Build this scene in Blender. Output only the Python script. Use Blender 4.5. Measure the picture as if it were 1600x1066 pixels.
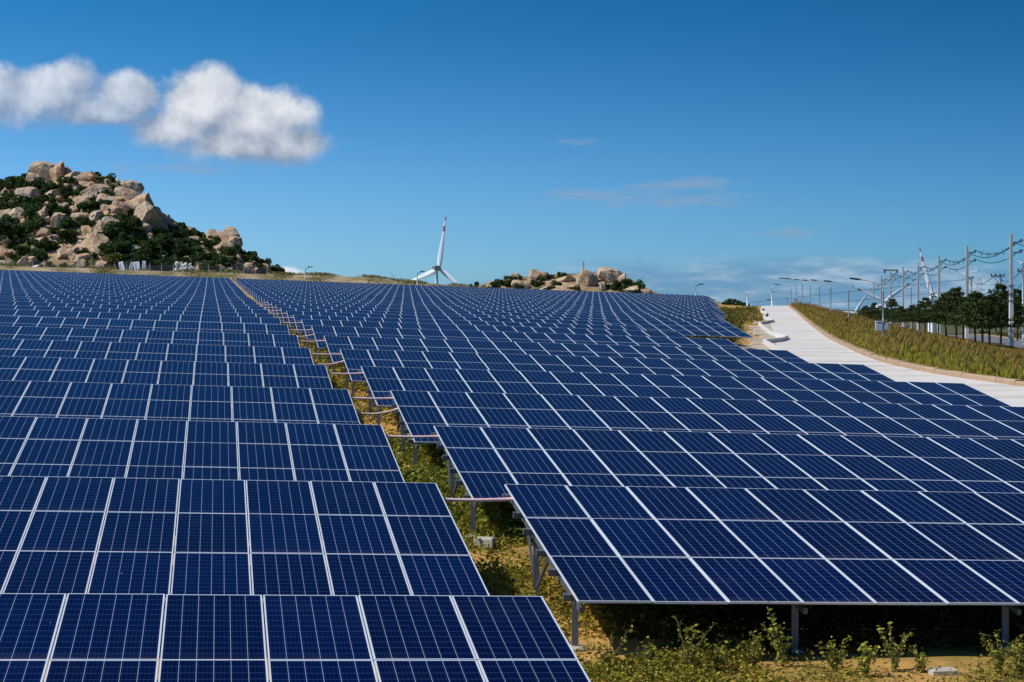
import bpy, math, random
import numpy as np
from mathutils import Vector, Matrix

for o in list(bpy.data.objects):
    bpy.data.objects.remove(o)
scene = bpy.context.scene
COL = scene.collection
R = math.radians

# ------------------------------------------------------------------ camera
F, CX, YH = 2716.0, 800.0, 482.0          # focal length, centre column and horizon line in photo pixels
cam = bpy.data.objects.new('camera', bpy.data.cameras.new('camera'))
COL.objects.link(cam)
cam.data.sensor_width = 36.0
cam.data.lens = F / 1600.0 * 36.0
cam.data.shift_y = -(533.0 - YH) / 1600.0
cam.data.clip_start = 0.1
cam.data.clip_end = 120000.0
cam.location = (0, 0, 0)
cam.rotation_euler = (R(90), 0, 0)
scene.camera = cam

# ------------------------------------------------------------------ sun, sky, exposure
SUN_AZ, SUN_EL = R(-104), R(49)           # azimuth clockwise from the view direction (+Y)
sun_vec = Vector((math.sin(SUN_AZ) * math.cos(SUN_EL), math.cos(SUN_AZ) * math.cos(SUN_EL), math.sin(SUN_EL)))
sl = bpy.data.lights.new('sun', 'SUN')
sl.energy = 4.4
sl.angle = R(0.53)
sl.color = (1.0, 0.94, 0.84)
sun = bpy.data.objects.new('sun', sl)
COL.objects.link(sun)
sun.rotation_euler = (-sun_vec).to_track_quat('-Z', 'Y').to_euler()

scene.view_settings.view_transform = 'Standard'
scene.view_settings.look = 'None'
scene.view_settings.exposure = 0.0
scene.view_settings.gamma = 1.0
scene.view_settings.use_curve_mapping = False

world = bpy.data.worlds.new('World')
scene.world = world
world.use_nodes = True


class NT:
    """small helper to write node maths"""
    def __init__(self, tree):
        self.t = tree
        self.n = tree.nodes
        self.l = tree.links

    def node(self, typ, **kw):
        n = self.n.new(typ)
        for k, v in kw.items():
            setattr(n, k, v)
        return n

    def put(self, sock, v):
        if isinstance(v, bpy.types.NodeSocket):
            self.l.new(v, sock)
        else:
            sock.default_value = v

    def m(self, op, a, b=None, c=None, clamp=False):
        n = self.n.new('ShaderNodeMath')
        n.operation = op
        n.use_clamp = clamp
        self.put(n.inputs[0], a)
        if b is not None:
            self.put(n.inputs[1], b)
        if c is not None:
            self.put(n.inputs[2], c)
        return n.outputs[0]

    def smooth(self, x, lo, hi):
        n = self.n.new('ShaderNodeMapRange')
        n.interpolation_type = 'SMOOTHSTEP'
        self.put(n.inputs['Value'], x)
        self.put(n.inputs['From Min'], lo)
        self.put(n.inputs['From Max'], hi)
        return n.outputs['Result']

    def mix(self, f, a, b, blend='MIX'):
        n = self.n.new('ShaderNodeMix')
        n.data_type = 'RGBA'
        n.blend_type = blend
        self.put(n.inputs[0], f)
        self.put(n.inputs[6], a if isinstance(a, bpy.types.NodeSocket) else (*a, 1) if len(a) == 3 else a)
        self.put(n.inputs[7], b if isinstance(b, bpy.types.NodeSocket) else (*b, 1) if len(b) == 3 else b)
        return n.outputs[2]

    def noise(self, vec, scale, detail=4, rough=0.55, lac=2.0, dist=0.0):
        n = self.n.new('ShaderNodeTexNoise')
        if vec is not None:
            self.l.new(vec, n.inputs['Vector'])
        n.inputs['Scale'].default_value = scale
        n.inputs['Detail'].default_value = detail
        n.inputs['Roughness'].default_value = rough
        n.inputs['Lacunarity'].default_value = lac
        n.inputs['Distortion'].default_value = dist
        return n.outputs[0]

    def vec(self, x, y, z):
        n = self.n.new('ShaderNodeCombineXYZ')
        for i, v in enumerate((x, y, z)):
            self.put(n.inputs[i], v)
        return n.outputs[0]


def build_world():
    w = NT(world.node_tree)
    w.n.clear()
    out = w.node('ShaderNodeOutputWorld')
    bg = w.node('ShaderNodeBackground')
    w.l.new(bg.outputs[0], out.inputs[0])
    bg.inputs['Strength'].default_value = 0.1
    sky = w.node('ShaderNodeTexSky', sky_type='NISHITA')
    sky.sun_disc = False
    sky.sun_elevation = SUN_EL
    sky.sun_rotation = SUN_AZ
    sky.altitude = 50
    sky.air_density = 1.0
    sky.dust_density = 0.25
    sky.ozone_density = 2.0
    tc = w.node('ShaderNodeTexCoord')
    d = tc.outputs['Generated']
    sep = w.node('ShaderNodeSeparateXYZ')
    w.l.new(d, sep.inputs[0])
    x, y, z = sep.outputs
    az = w.m('ARCTAN2', x, y)
    el = w.m('ARCSINE', z)
    # deep, polarised blue: paler towards the horizon, darker aloft
    up = w.smooth(el, -0.01, 0.19)
    tint = w.mix(up, (0.37, 0.76, 1.36), (0.062, 0.41, 0.74))
    # the air is brighter towards the sun's side and deepest away from it
    k = w.m('MULTIPLY_ADD', w.m('COSINE', w.m('SUBTRACT', az, SUN_AZ)), 0.5, 0.5)
    side_f = w.m('DIVIDE', w.m('ADD', k, 0.22), 0.60)
    sidec = w.vec(w.m('POWER', side_f, 1.9), w.m('POWER', side_f, 1.2), side_f)
    base = w.mix(1.0, w.mix(1.0, sky.outputs[0], tint, 'MULTIPLY'), sidec, 'MULTIPLY')
    # clouds
    nz2 = w.noise(d, 60, 5, 0.6)
    nzs = w.node('ShaderNodeMapping')
    w.l.new(d, nzs.inputs[0])
    nzs.inputs['Scale'].default_value = (1, 1, 4.5)
    nz3 = w.noise(nzs.outputs[0], 24, 7, 0.6, dist=0.6)

    def P(px, py):
        a = math.atan((px - CX) / F)
        return a, math.atan((YH - py) / F * math.cos(a))

    def blobs(lst, oa=0.0, oe=0.0):
        res = None
        for (px, py, rx, ry) in lst:
            a0, e0 = P(px, py)
            da = w.m('MULTIPLY', w.m('SUBTRACT', az, a0 + oa), F / rx)
            de = w.m('MULTIPLY', w.m('SUBTRACT', el, e0 + oe), F / ry)
            r2 = w.m('ADD', w.m('MULTIPLY', da, da), w.m('MULTIPLY', de, de))
            v = w.m('SUBTRACT', 1.0, w.m('SQRT', r2))
            res = v if res is None else w.m('SMOOTH_MAX', res, v, 0.25)
        return res
    cum = [(58, 146, 104, 56), (0, 148, 90, 54), (206, 158, 60, 46), (150, 177, 100, 26),
           (318, 164, 90, 68), (390, 192, 112, 66), (375, 224, 155, 44), (452, 228, 76, 38), (266, 200, 84, 42)]
    sh = w.node('ShaderNodeVectorMath', operation='ADD')
    w.l.new(d, sh.inputs[0])
    sh.inputs[1].default_value = (-0.0055, 0, 0.0085)
    nz0 = w.noise(d, 17, 9, 0.60)
    nzb = w.noise(sh.outputs[0], 17, 9, 0.60)
    nmix = w.m('MULTIPLY', w.m('SUBTRACT', nz0, 0.5), 1.75)
    cb = blobs(cum)
    c0 = w.m('ADD', cb, nmix)
    c1 = blobs(cum, 14 / F, -26 / F)
    up_edge = w.m('SUBTRACT', cb, c1)                 # > 0 on the side towards the light
    hi = w.m('SUBTRACT', 0.62, w.m('MULTIPLY', w.smooth(up_edge, -0.3, 0.35), 0.34))
    rgt = w.smooth(az, P(190, 160)[0], P(290, 160)[0])
    alpha = w.m('MULTIPLY', w.smooth(c0, 0.03, w.m('ADD', hi, 0.14)), w.m('MULTIPLY_ADD', rgt, 0.16, 0.80))
    relief = w.m('MULTIPLY', w.m('SUBTRACT', nz0, nzb), 3.4)
    lit = w.m('ADD', w.m('MULTIPLY', up_edge, 0.75), w.m('ADD', w.m('MULTIPLY_ADD', rgt, 0.12, 0.32), relief), clamp=True)
    cloudc = w.mix(lit, (2.7, 3.3, 4.5), (7.9, 8.2, 8.7))
    # thin streaks and wisps
    st = [(1030, 310, 230, 17), (1070, 287, 130, 10), (1235, 364, 75, 13), (300, 264, 130, 13), (905, 222, 50, 12)]
    s0 = w.m('ADD', blobs(st), w.m('MULTIPLY', w.m('SUBTRACT', nz3, 0.5), 4.2))
    sa = w.m('MULTIPLY', w.smooth(s0, 0.0, 1.3), 0.62)
    # low bank along the horizon, all round
    nb = w.noise(nzs.outputs[0], 9, 7, 0.6)
    wob = w.m('MULTIPLY', w.m('SUBTRACT', nb, 0.5), 0.030)
    side = w.smooth(az, -0.16, 0.10)
    top = w.m('ADD', w.m('ADD', 0.008, w.m('MULTIPLY', side, 0.020)), wob)
    ba = w.m('SUBTRACT', 1.0, w.smooth(w.m('SUBTRACT', el, top), -0.010, 0.004))
    nb2 = w.noise(nzs.outputs[0], 26, 6, 0.62)
    bank_l = w.smooth(nb2, 0.40, 0.72)
    bankc = w.mix(bank_l, (1.15, 2.6, 4.7), (4.2, 5.4, 6.8))
    ba = w.m('MULTIPLY', ba, w.m('MULTIPLY', w.m('ADD', 0.62, w.m('MULTIPLY', bank_l, 0.3)), w.m('ADD', 0.12, w.m('MULTIPLY', side, 0.82))))
    # white cloud head behind the hill's foot
    hb = [(452, 430, 40, 16), (425, 428, 30, 14), (485, 434, 30, 8)]
    h0 = w.m('ADD', blobs(hb), w.m('MULTIPLY', w.m('SUBTRACT', nz2, 0.5), 1.3))
    ha = w.m('MULTIPLY', w.smooth(h0, 0.1, 0.6), 0.9)
    c = w.mix(ba, base, bankc)
    c = w.mix(sa, c, (2.7, 3.7, 5.1))
    c = w.mix(ha, c, (7.6, 8.3, 8.9))
    c = w.mix(alpha, c, cloudc)
    w.l.new(c, bg.inputs[0])


build_world()

# ------------------------------------------------------------------ helpers
rng = np.random.default_rng(7)
random.seed(7)


def at(px, py, d):
    """the place a photo pixel points to, d metres ahead"""
    return Vector(((px - CX) / F * d, d, (YH - py) / F * d))


def tag(o, label=None, cat=None, group=None, kind=None):
    if label:
        o['label'] = label
    if cat:
        o['category'] = cat
    if group:
        o['group'] = group
    if kind:
        o['kind'] = kind
    return o


def empty(name, loc=(0, 0, 0), mat=None):
    o = bpy.data.objects.new(name, None)
    o.empty_display_size = 0.3
    COL.objects.link(o)
    if mat is not None:
        o.matrix_world = mat
    else:
        o.location = loc
    return o


def link(name, me, parent=None, loc=None):
    o = bpy.data.objects.new(name, me)
    COL.objects.link(o)
    if parent:
        o.parent = parent
    if loc is not None:
        o.location = loc
    return o


def mesh(name, verts, faces, mats, fm=None, smooth=False, uv=None, col=None):
    me = bpy.data.meshes.new(name)
    me.from_pydata([tuple(v) for v in verts], [], [tuple(f) for f in faces])
    for m in (mats if isinstance(mats, (list, tuple)) else [mats]):
        me.materials.append(m)
    if fm is not None:
        me.polygons.foreach_set('material_index', np.asarray(fm, dtype=np.int32))
    if smooth:
        me.polygons.foreach_set('use_smooth', np.ones(len(me.polygons), dtype=bool))
    if uv is not None:
        l = me.uv_layers.new(name='UVMap')
        l.data.foreach_set('uv', np.asarray(uv, dtype=np.float32).ravel())
    if col is not None:
        a = me.color_attributes.new('Col', 'FLOAT_COLOR', 'POINT')
        c = np.ones((len(verts), 4), dtype=np.float32)
        c[:, :3] = col
        a.data.foreach_set('color', c.ravel())
    me.update()
    return me


def quads_mesh(name, V, mats, col=None, smooth=False, n=4):
    """V: (k, n, 3) polygons with n corners each"""
    k = len(V)
    me = bpy.data.meshes.new(name)
    me.vertices.add(k * n)
    me.vertices.foreach_set('co', np.asarray(V, dtype=np.float32).ravel())
    me.loops.add(k * n)
    me.loops.foreach_set('vertex_index', np.arange(k * n, dtype=np.int32))
    me.polygons.add(k)
    me.polygons.foreach_set('loop_start', np.arange(0, k * n, n, dtype=np.int32))
    me.polygons.foreach_set('loop_total', np.full(k, n, dtype=np.int32))
    for m in (mats if isinstance(mats, (list, tuple)) else [mats]):
        me.materials.append(m)
    if col is not None:
        a = me.color_attributes.new('Col', 'FLOAT_COLOR', 'POINT')
        c = np.ones((k, n, 4), dtype=np.float32)
        c[:, :, :3] = np.asarray(col)[:, None, :] if np.asarray(col).ndim == 2 else col
        a.data.foreach_set('color', c.ravel())
    me.update(calc_edges=True)
    return me


class MB:
    """collects simple solids into one mesh"""
    def __init__(self):
        self.v = []
        self.f = []
        self.m = []

    def add(self, verts, faces, mi=0):
        b = len(self.v)
        self.v += [tuple(v) for v in verts]
        self.f += [tuple(i + b for i in f) for f in faces]
        self.m += [mi] * len(faces)

    def box(self, x0, x1, y0, y1, z0, z1, mi=0):
        v = [(x0, y0, z0), (x1, y0, z0), (x1, y1, z0), (x0, y1, z0), (x0, y0, z1), (x1, y0, z1), (x1, y1, z1), (x0, y1, z1)]
        self.add(v, [(3, 2, 1, 0), (4, 5, 6, 7), (0, 1, 5, 4), (1, 2, 6, 5), (2, 3, 7, 6), (3, 0, 4, 7)], mi)

    def tube(self, pts, rad, n=6, mi=0, cap=True):
        pts = [Vector(p) for p in pts]
        rad = rad if isinstance(rad, (list, tuple)) else [rad] * len(pts)
        vs = []
        fs = []
        for i, p in enumerate(pts):
            t = (pts[min(i + 1, len(pts) - 1)] - pts[max(i - 1, 0)]).normalized()
            a = Vector((0, 0, 1)) if abs(t.z) < 0.9 else Vector((1, 0, 0))
            e1 = t.cross(a).normalized()
            e2 = t.cross(e1)
            for k in range(n):
                an = 2 * math.pi * k / n + math.pi / n
                vs.append(p + (e1 * math.cos(an) + e2 * math.sin(an)) * rad[i])
        for i in range(len(pts) - 1):
            for k in range(n):
                k2 = (k + 1) % n
                fs.append((i * n + k, i * n + k2, (i + 1) * n + k2, (i + 1) * n + k))
        if cap:
            fs.append(tuple(range(n)))
            fs.append(tuple((len(pts) - 1) * n + k for k in reversed(range(n))))
        self.add(vs, fs, mi)

    def mesh(self, name, mats, smooth=False):
        return mesh(name, self.v, self.f, mats, self.m, smooth)

    def obj(self, name, mats, parent=None, smooth=False):
        return link(name, self.mesh(name, mats, smooth), parent)


ORD = ['first', 'second', 'third', 'fourth', 'fifth', 'sixth', 'seventh', 'eighth', 'ninth', 'tenth', 'eleventh', 'twelfth', 'thirteenth',
       'fourteenth', 'fifteenth', 'sixteenth', 'seventeenth', 'eighteenth', 'nineteenth', 'twentieth']


def ordinal(n):
    if n <= 20:
        return ORD[n - 1]
    tens = {20: 'twenty', 30: 'thirty'}[n // 10 * 10]
    return {20: 'twentieth', 30: 'thirtieth'}[n] if n % 10 == 0 else tens + '-' + ORD[n % 10 - 1]


# ------------------------------------------------------------------ materials
def mat(name):
    m = bpy.data.materials.new(name)
    m.use_nodes = True
    t = NT(m.node_tree)
    b = m.node_tree.nodes['Principled BSDF']
    return m, t, b


def plain(name, col, rough=0.6, metal=0.0, var=0.12, scale=3.0, spec=0.4, bump=0.0):
    m, t, b = mat(name)
    tc = t.node('ShaderNodeTexCoord')
    nz = t.noise(tc.outputs['Object'], scale, 5)
    lo = tuple(c * (1 - var) for c in col)
    hi = tuple(min(1, c * (1 + var)) for c in col)
    t.l.new(t.mix(nz, lo, hi), b.inputs['Base Color'])
    b.inputs['Roughness'].default_value = rough
    b.inputs['Metallic'].default_value = metal
    b.inputs['Specular IOR Level'].default_value = spec
    if bump:
        bn = t.node('ShaderNodeBump')
        bn.inputs['Strength'].default_value = bump
        t.l.new(nz, bn.inputs['Height'])
        t.l.new(bn.outputs[0], b.inputs['Normal'])
    return m


def leafy(name, rough=0.7, spec=0.1, trans=0.0):
    """foliage coloured by the leaf's own colour attribute"""
    m, t, b = mat(name)
    a = t.node('ShaderNodeAttribute', attribute_name='Col')
    oi = t.node('ShaderNodeObjectInfo')
    hsv = t.node('ShaderNodeHueSaturation')
    t.l.new(a.outputs['Color'], hsv.inputs['Color'])
    t.l.new(t.m('ADD', 0.78, t.m('MULTIPLY', oi.outputs['Random'], 0.45)), hsv.inputs['Value'])
    t.l.new(t.m('ADD', 0.485, t.m('MULTIPLY', oi.outputs['Random'], 0.03)), hsv.inputs['Hue'])
    t.l.new(hsv.outputs[0], b.inputs['Base Color'])
    b.inputs['Roughness'].default_value = rough
    b.inputs['Specular IOR Level'].default_value = spec
    if trans:
        tr = t.node('ShaderNodeBsdfTranslucent')
        t.l.new(hsv.outputs[0], tr.inputs['Color'])
        mx = t.node('ShaderNodeMixShader')
        mx.inputs[0].default_value = trans
        t.l.new(b.outputs[0], mx.inputs[1])
        t.l.new(tr.outputs[0], mx.inputs[2])
        t.l.new(mx.outputs[0], m.node_tree.nodes['Material Output'].inputs['Surface'])
    return m


def cell_material():
    m, t, b = mat('solar_cells')
    uv = t.node('ShaderNodeUVMap')
    s = t.node('ShaderNodeSeparateXYZ')
    t.l.new(uv.outputs[0], s.inputs[0])
    u = t.m('MULTIPLY', s.outputs[0], 6.0)
    v = t.m('MULTIPLY', s.outputs[1], 12.0)

    def line(x, wdt):
        fr = t.m('FRACT', t.m('ADD', x, 0.5))
        return t.m('LESS_THAN', t.m('ABSOLUTE', t.m('SUBTRACT', fr, 0.5)), wdt)
    lv = line(u, 0.017)
    lh = line(v, 0.020)
    # bus bars along the cell, much fainter
    bb = line(t.m('ADD', t.m('MULTIPLY', u, 4.0), 0.5), 0.03)
    oi = t.node('ShaderNodeObjectInfo')
    rnd = oi.outputs['Random']
    cellid = t.vec(t.m('FLOOR', u), t.m('FLOOR', v), t.m('MULTIPLY', rnd, 97.0))
    wn = t.node('ShaderNodeTexWhiteNoise', noise_dimensions='3D')
    t.l.new(cellid, wn.inputs['Vector'])
    vor = t.node('ShaderNodeTexVoronoi')
    t.l.new(t.vec(u, v, t.m('MULTIPLY', rnd, 31.0)), vor.inputs['Vector'])
    vor.inputs['Scale'].default_value = 9.0
    sepc = t.node('ShaderNodeSeparateColor')
    t.l.new(vor.outputs['Color'], sepc.inputs[0])
    fac = t.m('ADD', t.m('MULTIPLY', wn.outputs['Value'], 0.28), t.m('MULTIPLY', sepc.outputs[0], 0.30))
    fac = t.m('ADD', fac, t.m('MULTIPLY', t.m('POWER', rnd, 2.0), 0.55), clamp=True)
    cell = t.mix(fac, (0.0001, 0.0010, 0.022), (0.0002, 0.0048, 0.046))
    c = t.mix(t.m('MULTIPLY', bb, 0.06), cell, (0.35, 0.42, 0.55))
    c = t.mix(t.m('MULTIPLY', lh, 0.34), c, (0.13, 0.21, 0.46))
    c = t.mix(t.m('MULTIPLY', lv, 0.62), c, (0.42, 0.52, 0.74))
    # dust and the odd bird dropping
    geo = t.node('ShaderNodeNewGeometry')
    dust = t.noise(geo.outputs['Position'], 0.9, 5, 0.6)
    c = t.mix(t.m('MULTIPLY', t.smooth(dust, 0.5, 0.85), 0.012), c, (0.42, 0.40, 0.36))
    low = t.m('MULTIPLY', t.smooth(s.outputs[1], 0.10, 0.0), t.smooth(dust, 0.35, 0.7))
    c = t.mix(t.m('MULTIPLY', low, 0.05), c, (0.42, 0.40, 0.36))
    drop = t.noise(geo.outputs['Position'], 11.0, 2, 0.5)
    c = t.mix(t.m('MULTIPLY', t.smooth(drop, 0.80, 0.83), 0.6), c, (0.6, 0.6, 0.58))
    t.l.new(c, b.inputs['Base Color'])
    rg = t.m('ADD', 0.10, t.m('MULTIPLY', dust, 0.14))
    t.l.new(rg, b.inputs['Roughness'])
    b.inputs['IOR'].default_value = 1.33
    b.inputs['Specular IOR Level'].default_value = 0.10
    return m


M = {}
M['cells'] = cell_material()
M['frame'] = plain('anodised_frame', (0.80, 0.83, 0.86), 0.42, 0.25, 0.05)
M['galv'] = plain('galvanised_steel', (0.15, 0.162, 0.18), 0.45, 0.45, 0.22, 9.0)
M['backsheet'] = plain('grey_backsheet', (0.30, 0.31, 0.33), 0.6)
M['footing'] = plain('cast_concrete', (0.50, 0.45, 0.38), 0.9, 0, 0.3, 6.0, 0.2, 0.4)
M['pipe'] = plain('pale_conduit', (0.86, 0.56, 0.52), 0.5, 0, 0.2, 6.0)
M['white'] = plain('white_paint', (0.82, 0.83, 0.84), 0.4, 0, 0.05)
M['blade'] = plain('white_gelcoat', (0.80, 0.82, 0.84), 0.35, 0, 0.03)
M['red'] = plain('red_paint', (0.42, 0.05, 0.06), 0.45, 0, 0.1)
M['nacelle'] = plain('shaded_gelcoat', (0.42, 0.44, 0.48), 0.45, 0, 0.08)  # nacelle and hub: their shaded look is put into this grey
M['dark'] = plain('dark_plastic', (0.03, 0.035, 0.04), 0.5)
M['steel'] = plain('painted_steel_post', (0.62, 0.66, 0.70), 0.4, 0.2, 0.08)
M['polecon'] = plain('weathered_concrete_pole', (0.44, 0.41, 0.38), 0.9, 0, 0.22, 1.2, 0.2)
M['polewhite'] = plain('light_concrete', (0.66, 0.65, 0.62), 0.85, 0, 0.18, 1.5, 0.2)
M['wire'] = plain('black_cable', (0.02, 0.022, 0.025), 0.6)
M['boxgrey'] = plain('grey_enclosure', (0.50, 0.55, 0.60), 0.5, 0.1)
M['bark'] = plain('bark', (0.07, 0.055, 0.045), 0.95, 0, 0.35, 5.0, 0.1)
M['leaf'] = leafy('leaves', trans=0.25)
M['grass'] = leafy('grass_blades', trans=0.30)
M['bare_twig'] = plain('dry_twig', (0.20, 0.14, 0.08), 0.9)


def ground_material():
    m, t, b = mat('ground_soil')
    g = t.node('ShaderNodeNewGeometry')
    p = g.outputs['Position']
    n1 = t.noise(p, 0.35, 6, 0.6)
    n2 = t.noise(p, 4.0, 6, 0.65)
    n3 = t.noise(p, 0.05, 4, 0.5)
    soil = t.mix(n2, (0.36, 0.185, 0.055), (0.72, 0.43, 0.140))
    grass = t.mix(n2, (0.075, 0.075, 0.015), (0.25, 0.215, 0.050))
    f = t.smooth(t.m('ADD', t.m('MULTIPLY', n1, 0.7), t.m('MULTIPLY', n3, 0.45)), 0.50, 0.70)
    sp = t.node('ShaderNodeSeparateXYZ')
    t.l.new(p, sp.inputs[0])
    n4 = t.noise(p, 0.012, 6, 0.6)
    nf = t.noise(p, 0.16, 6, 0.65)
    farbank = t.mix(t.smooth(nf, 0.38, 0.62), (0.14, 0.125, 0.045), (0.40, 0.30, 0.19))
    f2 = t.smooth(sp.outputs[1], 322, 338)
    scrub = t.mix(n4, (0.035, 0.05, 0.02), (0.16, 0.15, 0.07))           # wooded lowland behind the ridge
    low = t.m('MULTIPLY', t.smooth(sp.outputs[1], 345, 380), t.smooth(sp.outputs[2], 1.5, -6.0))
    t.l.new(t.mix(low, t.mix(f2, t.mix(f, soil, grass), farbank), scrub), b.inputs['Base Color'])
    b.inputs['Roughness'].default_value = 0.95
    b.inputs['Specular IOR Level'].default_value = 0.1
    bn = t.node('ShaderNodeBump')
    bn.inputs['Strength'].default_value = 0.6
    bn.inputs['Distance'].default_value = 0.06
    t.l.new(n2, bn.inputs['Height'])
    t.l.new(bn.outputs[0], b.inputs['Normal'])
    return m


def concrete_material():
    m, t, b = mat('pale_concrete')
    g = t.node('ShaderNodeNewGeometry')
    mp = t.node('ShaderNodeMapping')
    t.l.new(g.outputs['Position'], mp.inputs[0])
    mp.inputs['Rotation'].default_value = (0, 0, R(8))
    mp.inputs['Scale'].default_value = (0.12, 0.55, 1)
    n1 = t.noise(mp.outputs[0], 0.9, 6, 0.62)
    n2 = t.noise(g.outputs['Position'], 1.6, 6, 0.6)
    c = t.mix(n2, (0.58, 0.54, 0.49), (0.74, 0.70, 0.65))
    c = t.mix(t.m('MULTIPLY', t.smooth(n1, 0.46, 0.72), 0.6), c, (0.40, 0.325, 0.25))
    t.l.new(c, b.inputs['Base Color'])
    b.inputs['Roughness'].default_value = 0.9
    b.inputs['Specular IOR Level'].default_value = 0.2
    return m


def rock_material():
    m, t, b = mat('granite')
    tc = t.node('ShaderNodeTexCoord')
    oi = t.node('ShaderNodeObjectInfo')
    g = t.node('ShaderNodeNewGeometry')
    p = g.outputs['Position']
    n1 = t.noise(p, 0.25, 6, 0.62)
    n2 = t.noise(p, 1.3, 6, 0.6)
    mp = t.node('ShaderNodeMapping')
    t.l.new(p, mp.inputs[0])
    mp.inputs['Scale'].default_value = (1, 1, 0.22)
    streak = t.noise(mp.outputs[0], 0.9, 5, 0.6)
    c = t.mix(t.smooth(n1, 0.35, 0.65), (0.46, 0.265, 0.135), (0.57, 0.43, 0.28))
    vo = t.node('ShaderNodeTexVoronoi', feature='DISTANCE_TO_EDGE')
    wp = t.node('ShaderNodeMapping')
    t.l.new(p, wp.inputs[0])
    wp.inputs['Rotation'].default_value = (0.3, 0.5, 0.2)
    wv = t.node('ShaderNodeVectorMath', operation='ADD')
    nc = t.n.new('ShaderNodeTexNoise')
    t.l.new(p, nc.inputs['Vector'])
    nc.inputs['Scale'].default_value = 0.6
    t.l.new(wp.outputs[0], wv.inputs[0])
    t.l.new(nc.outputs['Color'], wv.inputs[1])
    t.l.new(wv.outputs[0], vo.inputs['Vector'])
    vo.inputs['Scale'].default_value = 0.42
    crack = t.m('SUBTRACT', 1.0, t.smooth(vo.outputs['Distance'], 0.0, 0.06))
    c = t.mix(t.m('MULTIPLY', t.smooth(n2, 0.5, 0.75), 0.5), c, (0.48, 0.42, 0.35))
    c = t.mix(t.m('MULTIPLY', t.smooth(streak, 0.52, 0.72), 0.55), c, (0.17, 0.125, 0.09))
    c = t.mix(t.m('MULTIPLY', oi.outputs['Random'], 0.35), c, (0.52, 0.44, 0.36))
    c = t.mix(t.m('MULTIPLY', crack, 0.7), c, (0.09, 0.065, 0.05))
    t.l.new(c, b.inputs['Base Color'])
    b.inputs['Roughness'].default_value = 0.95
    b.inputs['Specular IOR Level'].default_value = 0.15
    bn = t.node('ShaderNodeBump')
    bn.inputs['Strength'].default_value = 0.8
    bn.inputs['Distance'].default_value = 0.5
    t.l.new(n2, bn.inputs['Height'])
    t.l.new(bn.outputs[0], b.inputs['Normal'])
    return m


def hill_material():
    m, t, b = mat('hillside')
    g = t.node('ShaderNodeNewGeometry')
    p = g.outputs['Position']
    n1 = t.noise(p, 0.10, 6, 0.6)
    n2 = t.noise(p, 0.7, 6, 0.65)
    c = t.mix(n2, (0.15, 0.105, 0.055), (0.46, 0.34, 0.20))
    n3 = t.noise(p, 0.055, 5, 0.6)
    sep = t.node('ShaderNodeSeparateXYZ')
    t.l.new(p, sep.inputs[0])
    rock = t.mix(t.smooth(n2, 0.35, 0.65), (0.43, 0.26, 0.14), (0.55, 0.42, 0.29))
    up = t.m('ADD', t.m('MULTIPLY', sep.outputs[2], 0.009), t.m('MULTIPLY', n3, 1.0))
    c = t.mix(t.smooth(up, 0.56, 0.66), c, rock)
    c = t.mix(t.smooth(n1, 0.50, 0.62), c, t.mix(n2, (0.03, 0.04, 0.012), (0.13, 0.13, 0.04)))
    t.l.new(c, b.inputs['Base Color'])
    b.inputs['Roughness'].default_value = 1.0
    b.inputs['Specular IOR Level'].default_value = 0.05
    bn = t.node('ShaderNodeBump')
    bn.inputs['Strength'].default_value = 1.0
    bn.inputs['Distance'].default_value = 0.8
    t.l.new(n2, bn.inputs['Height'])
    t.l.new(bn.outputs[0], b.inputs['Normal'])
    return m


M['ground'] = ground_material()
M['concrete'] = concrete_material()
M['rock'] = rock_material()
M['hill'] = hill_material()
M['verge'] = plain('verge_turf', (0.13, 0.13, 0.035), 0.95, 0, 0.5, 0.6, 0.1)
M['asphalt'] = plain('worn_asphalt', (0.16, 0.165, 0.18), 0.9, 0, 0.2, 1.5, 0.2)
M['kerb'] = plain('sandy_kerb_stone', (0.40, 0.275, 0.175), 0.9, 0, 0.3, 1.3, 0.15, 0.4)
M['bench'] = plain('weathered_concrete_bench', (0.47, 0.38, 0.29), 0.9, 0, 0.28, 0.5, 0.15, 0.3)
M['apron'] = plain('stained_concrete_slope', (0.45, 0.37, 0.28), 0.9, 0, 0.35, 0.8, 0.15, 0.4)

# ------------------------------------------------------------------ terrain
PSI = R(9.86)
C, S = math.cos(PSI), math.sin(PSI)
SLOPE = math.tan(R(1.95))                  # the rows drop to the right
TAU = R(8.94)                              # panel tilt
T1, DT = 18.64, 9.027                      # first row, row spacing
SL, SR = 3.58, 4.68                        # edges of the left and right block at the gap
PW, PL = 1.01, 1.97                        # panel pitch across and along the slope
HTOP = 1.47


def top_z(t):
    """height of the tables' top edge along the field (at s = 0)"""
    return np.interp(t, [-60, 18.64, 84, 92, 163, 333, 400], [-3.02 - 78.64 * 0.0377, -3.02, -0.56, -0.36, 1.22, 5.9, 7.4])


Dp = [-20, 40, 60, 70, 80, 88, 100, 112, 149, 194, 219, 245, 275, 300, 330]
XLp = [40, 24, 17.5, 16.2, 15.6, 15.6, 16.0, 17.0, 22.6, 28.9, 32.2, 35.6, 39.3, 43.3, 48]
XRp = [60, 44, 33, 27.3, 23.6, 21.6, 21.2, 22.3, 27.1, 33.3, 36.7, 40.1, 43.8, 47.6, 53]
ZRp = [-5.6, -4.9, -4.3, -4.0, -3.68, -3.43, -3.15, -2.93, -2.63, -1.92, -1.42, -0.70, 0.15, 0.45, 0.2]
_dd = np.linspace(-20, 330, 351)
_k = np.hanning(19)
_k /= _k.sum()


def _sm(vals):
    v = np.interp(_dd, Dp, vals)
    return np.convolve(np.pad(v, 9, mode='edge'), _k, 'valid')


XLs, XRs, ZRs = _sm(XLp), _sm(XRp), _sm(ZRp)


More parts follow.
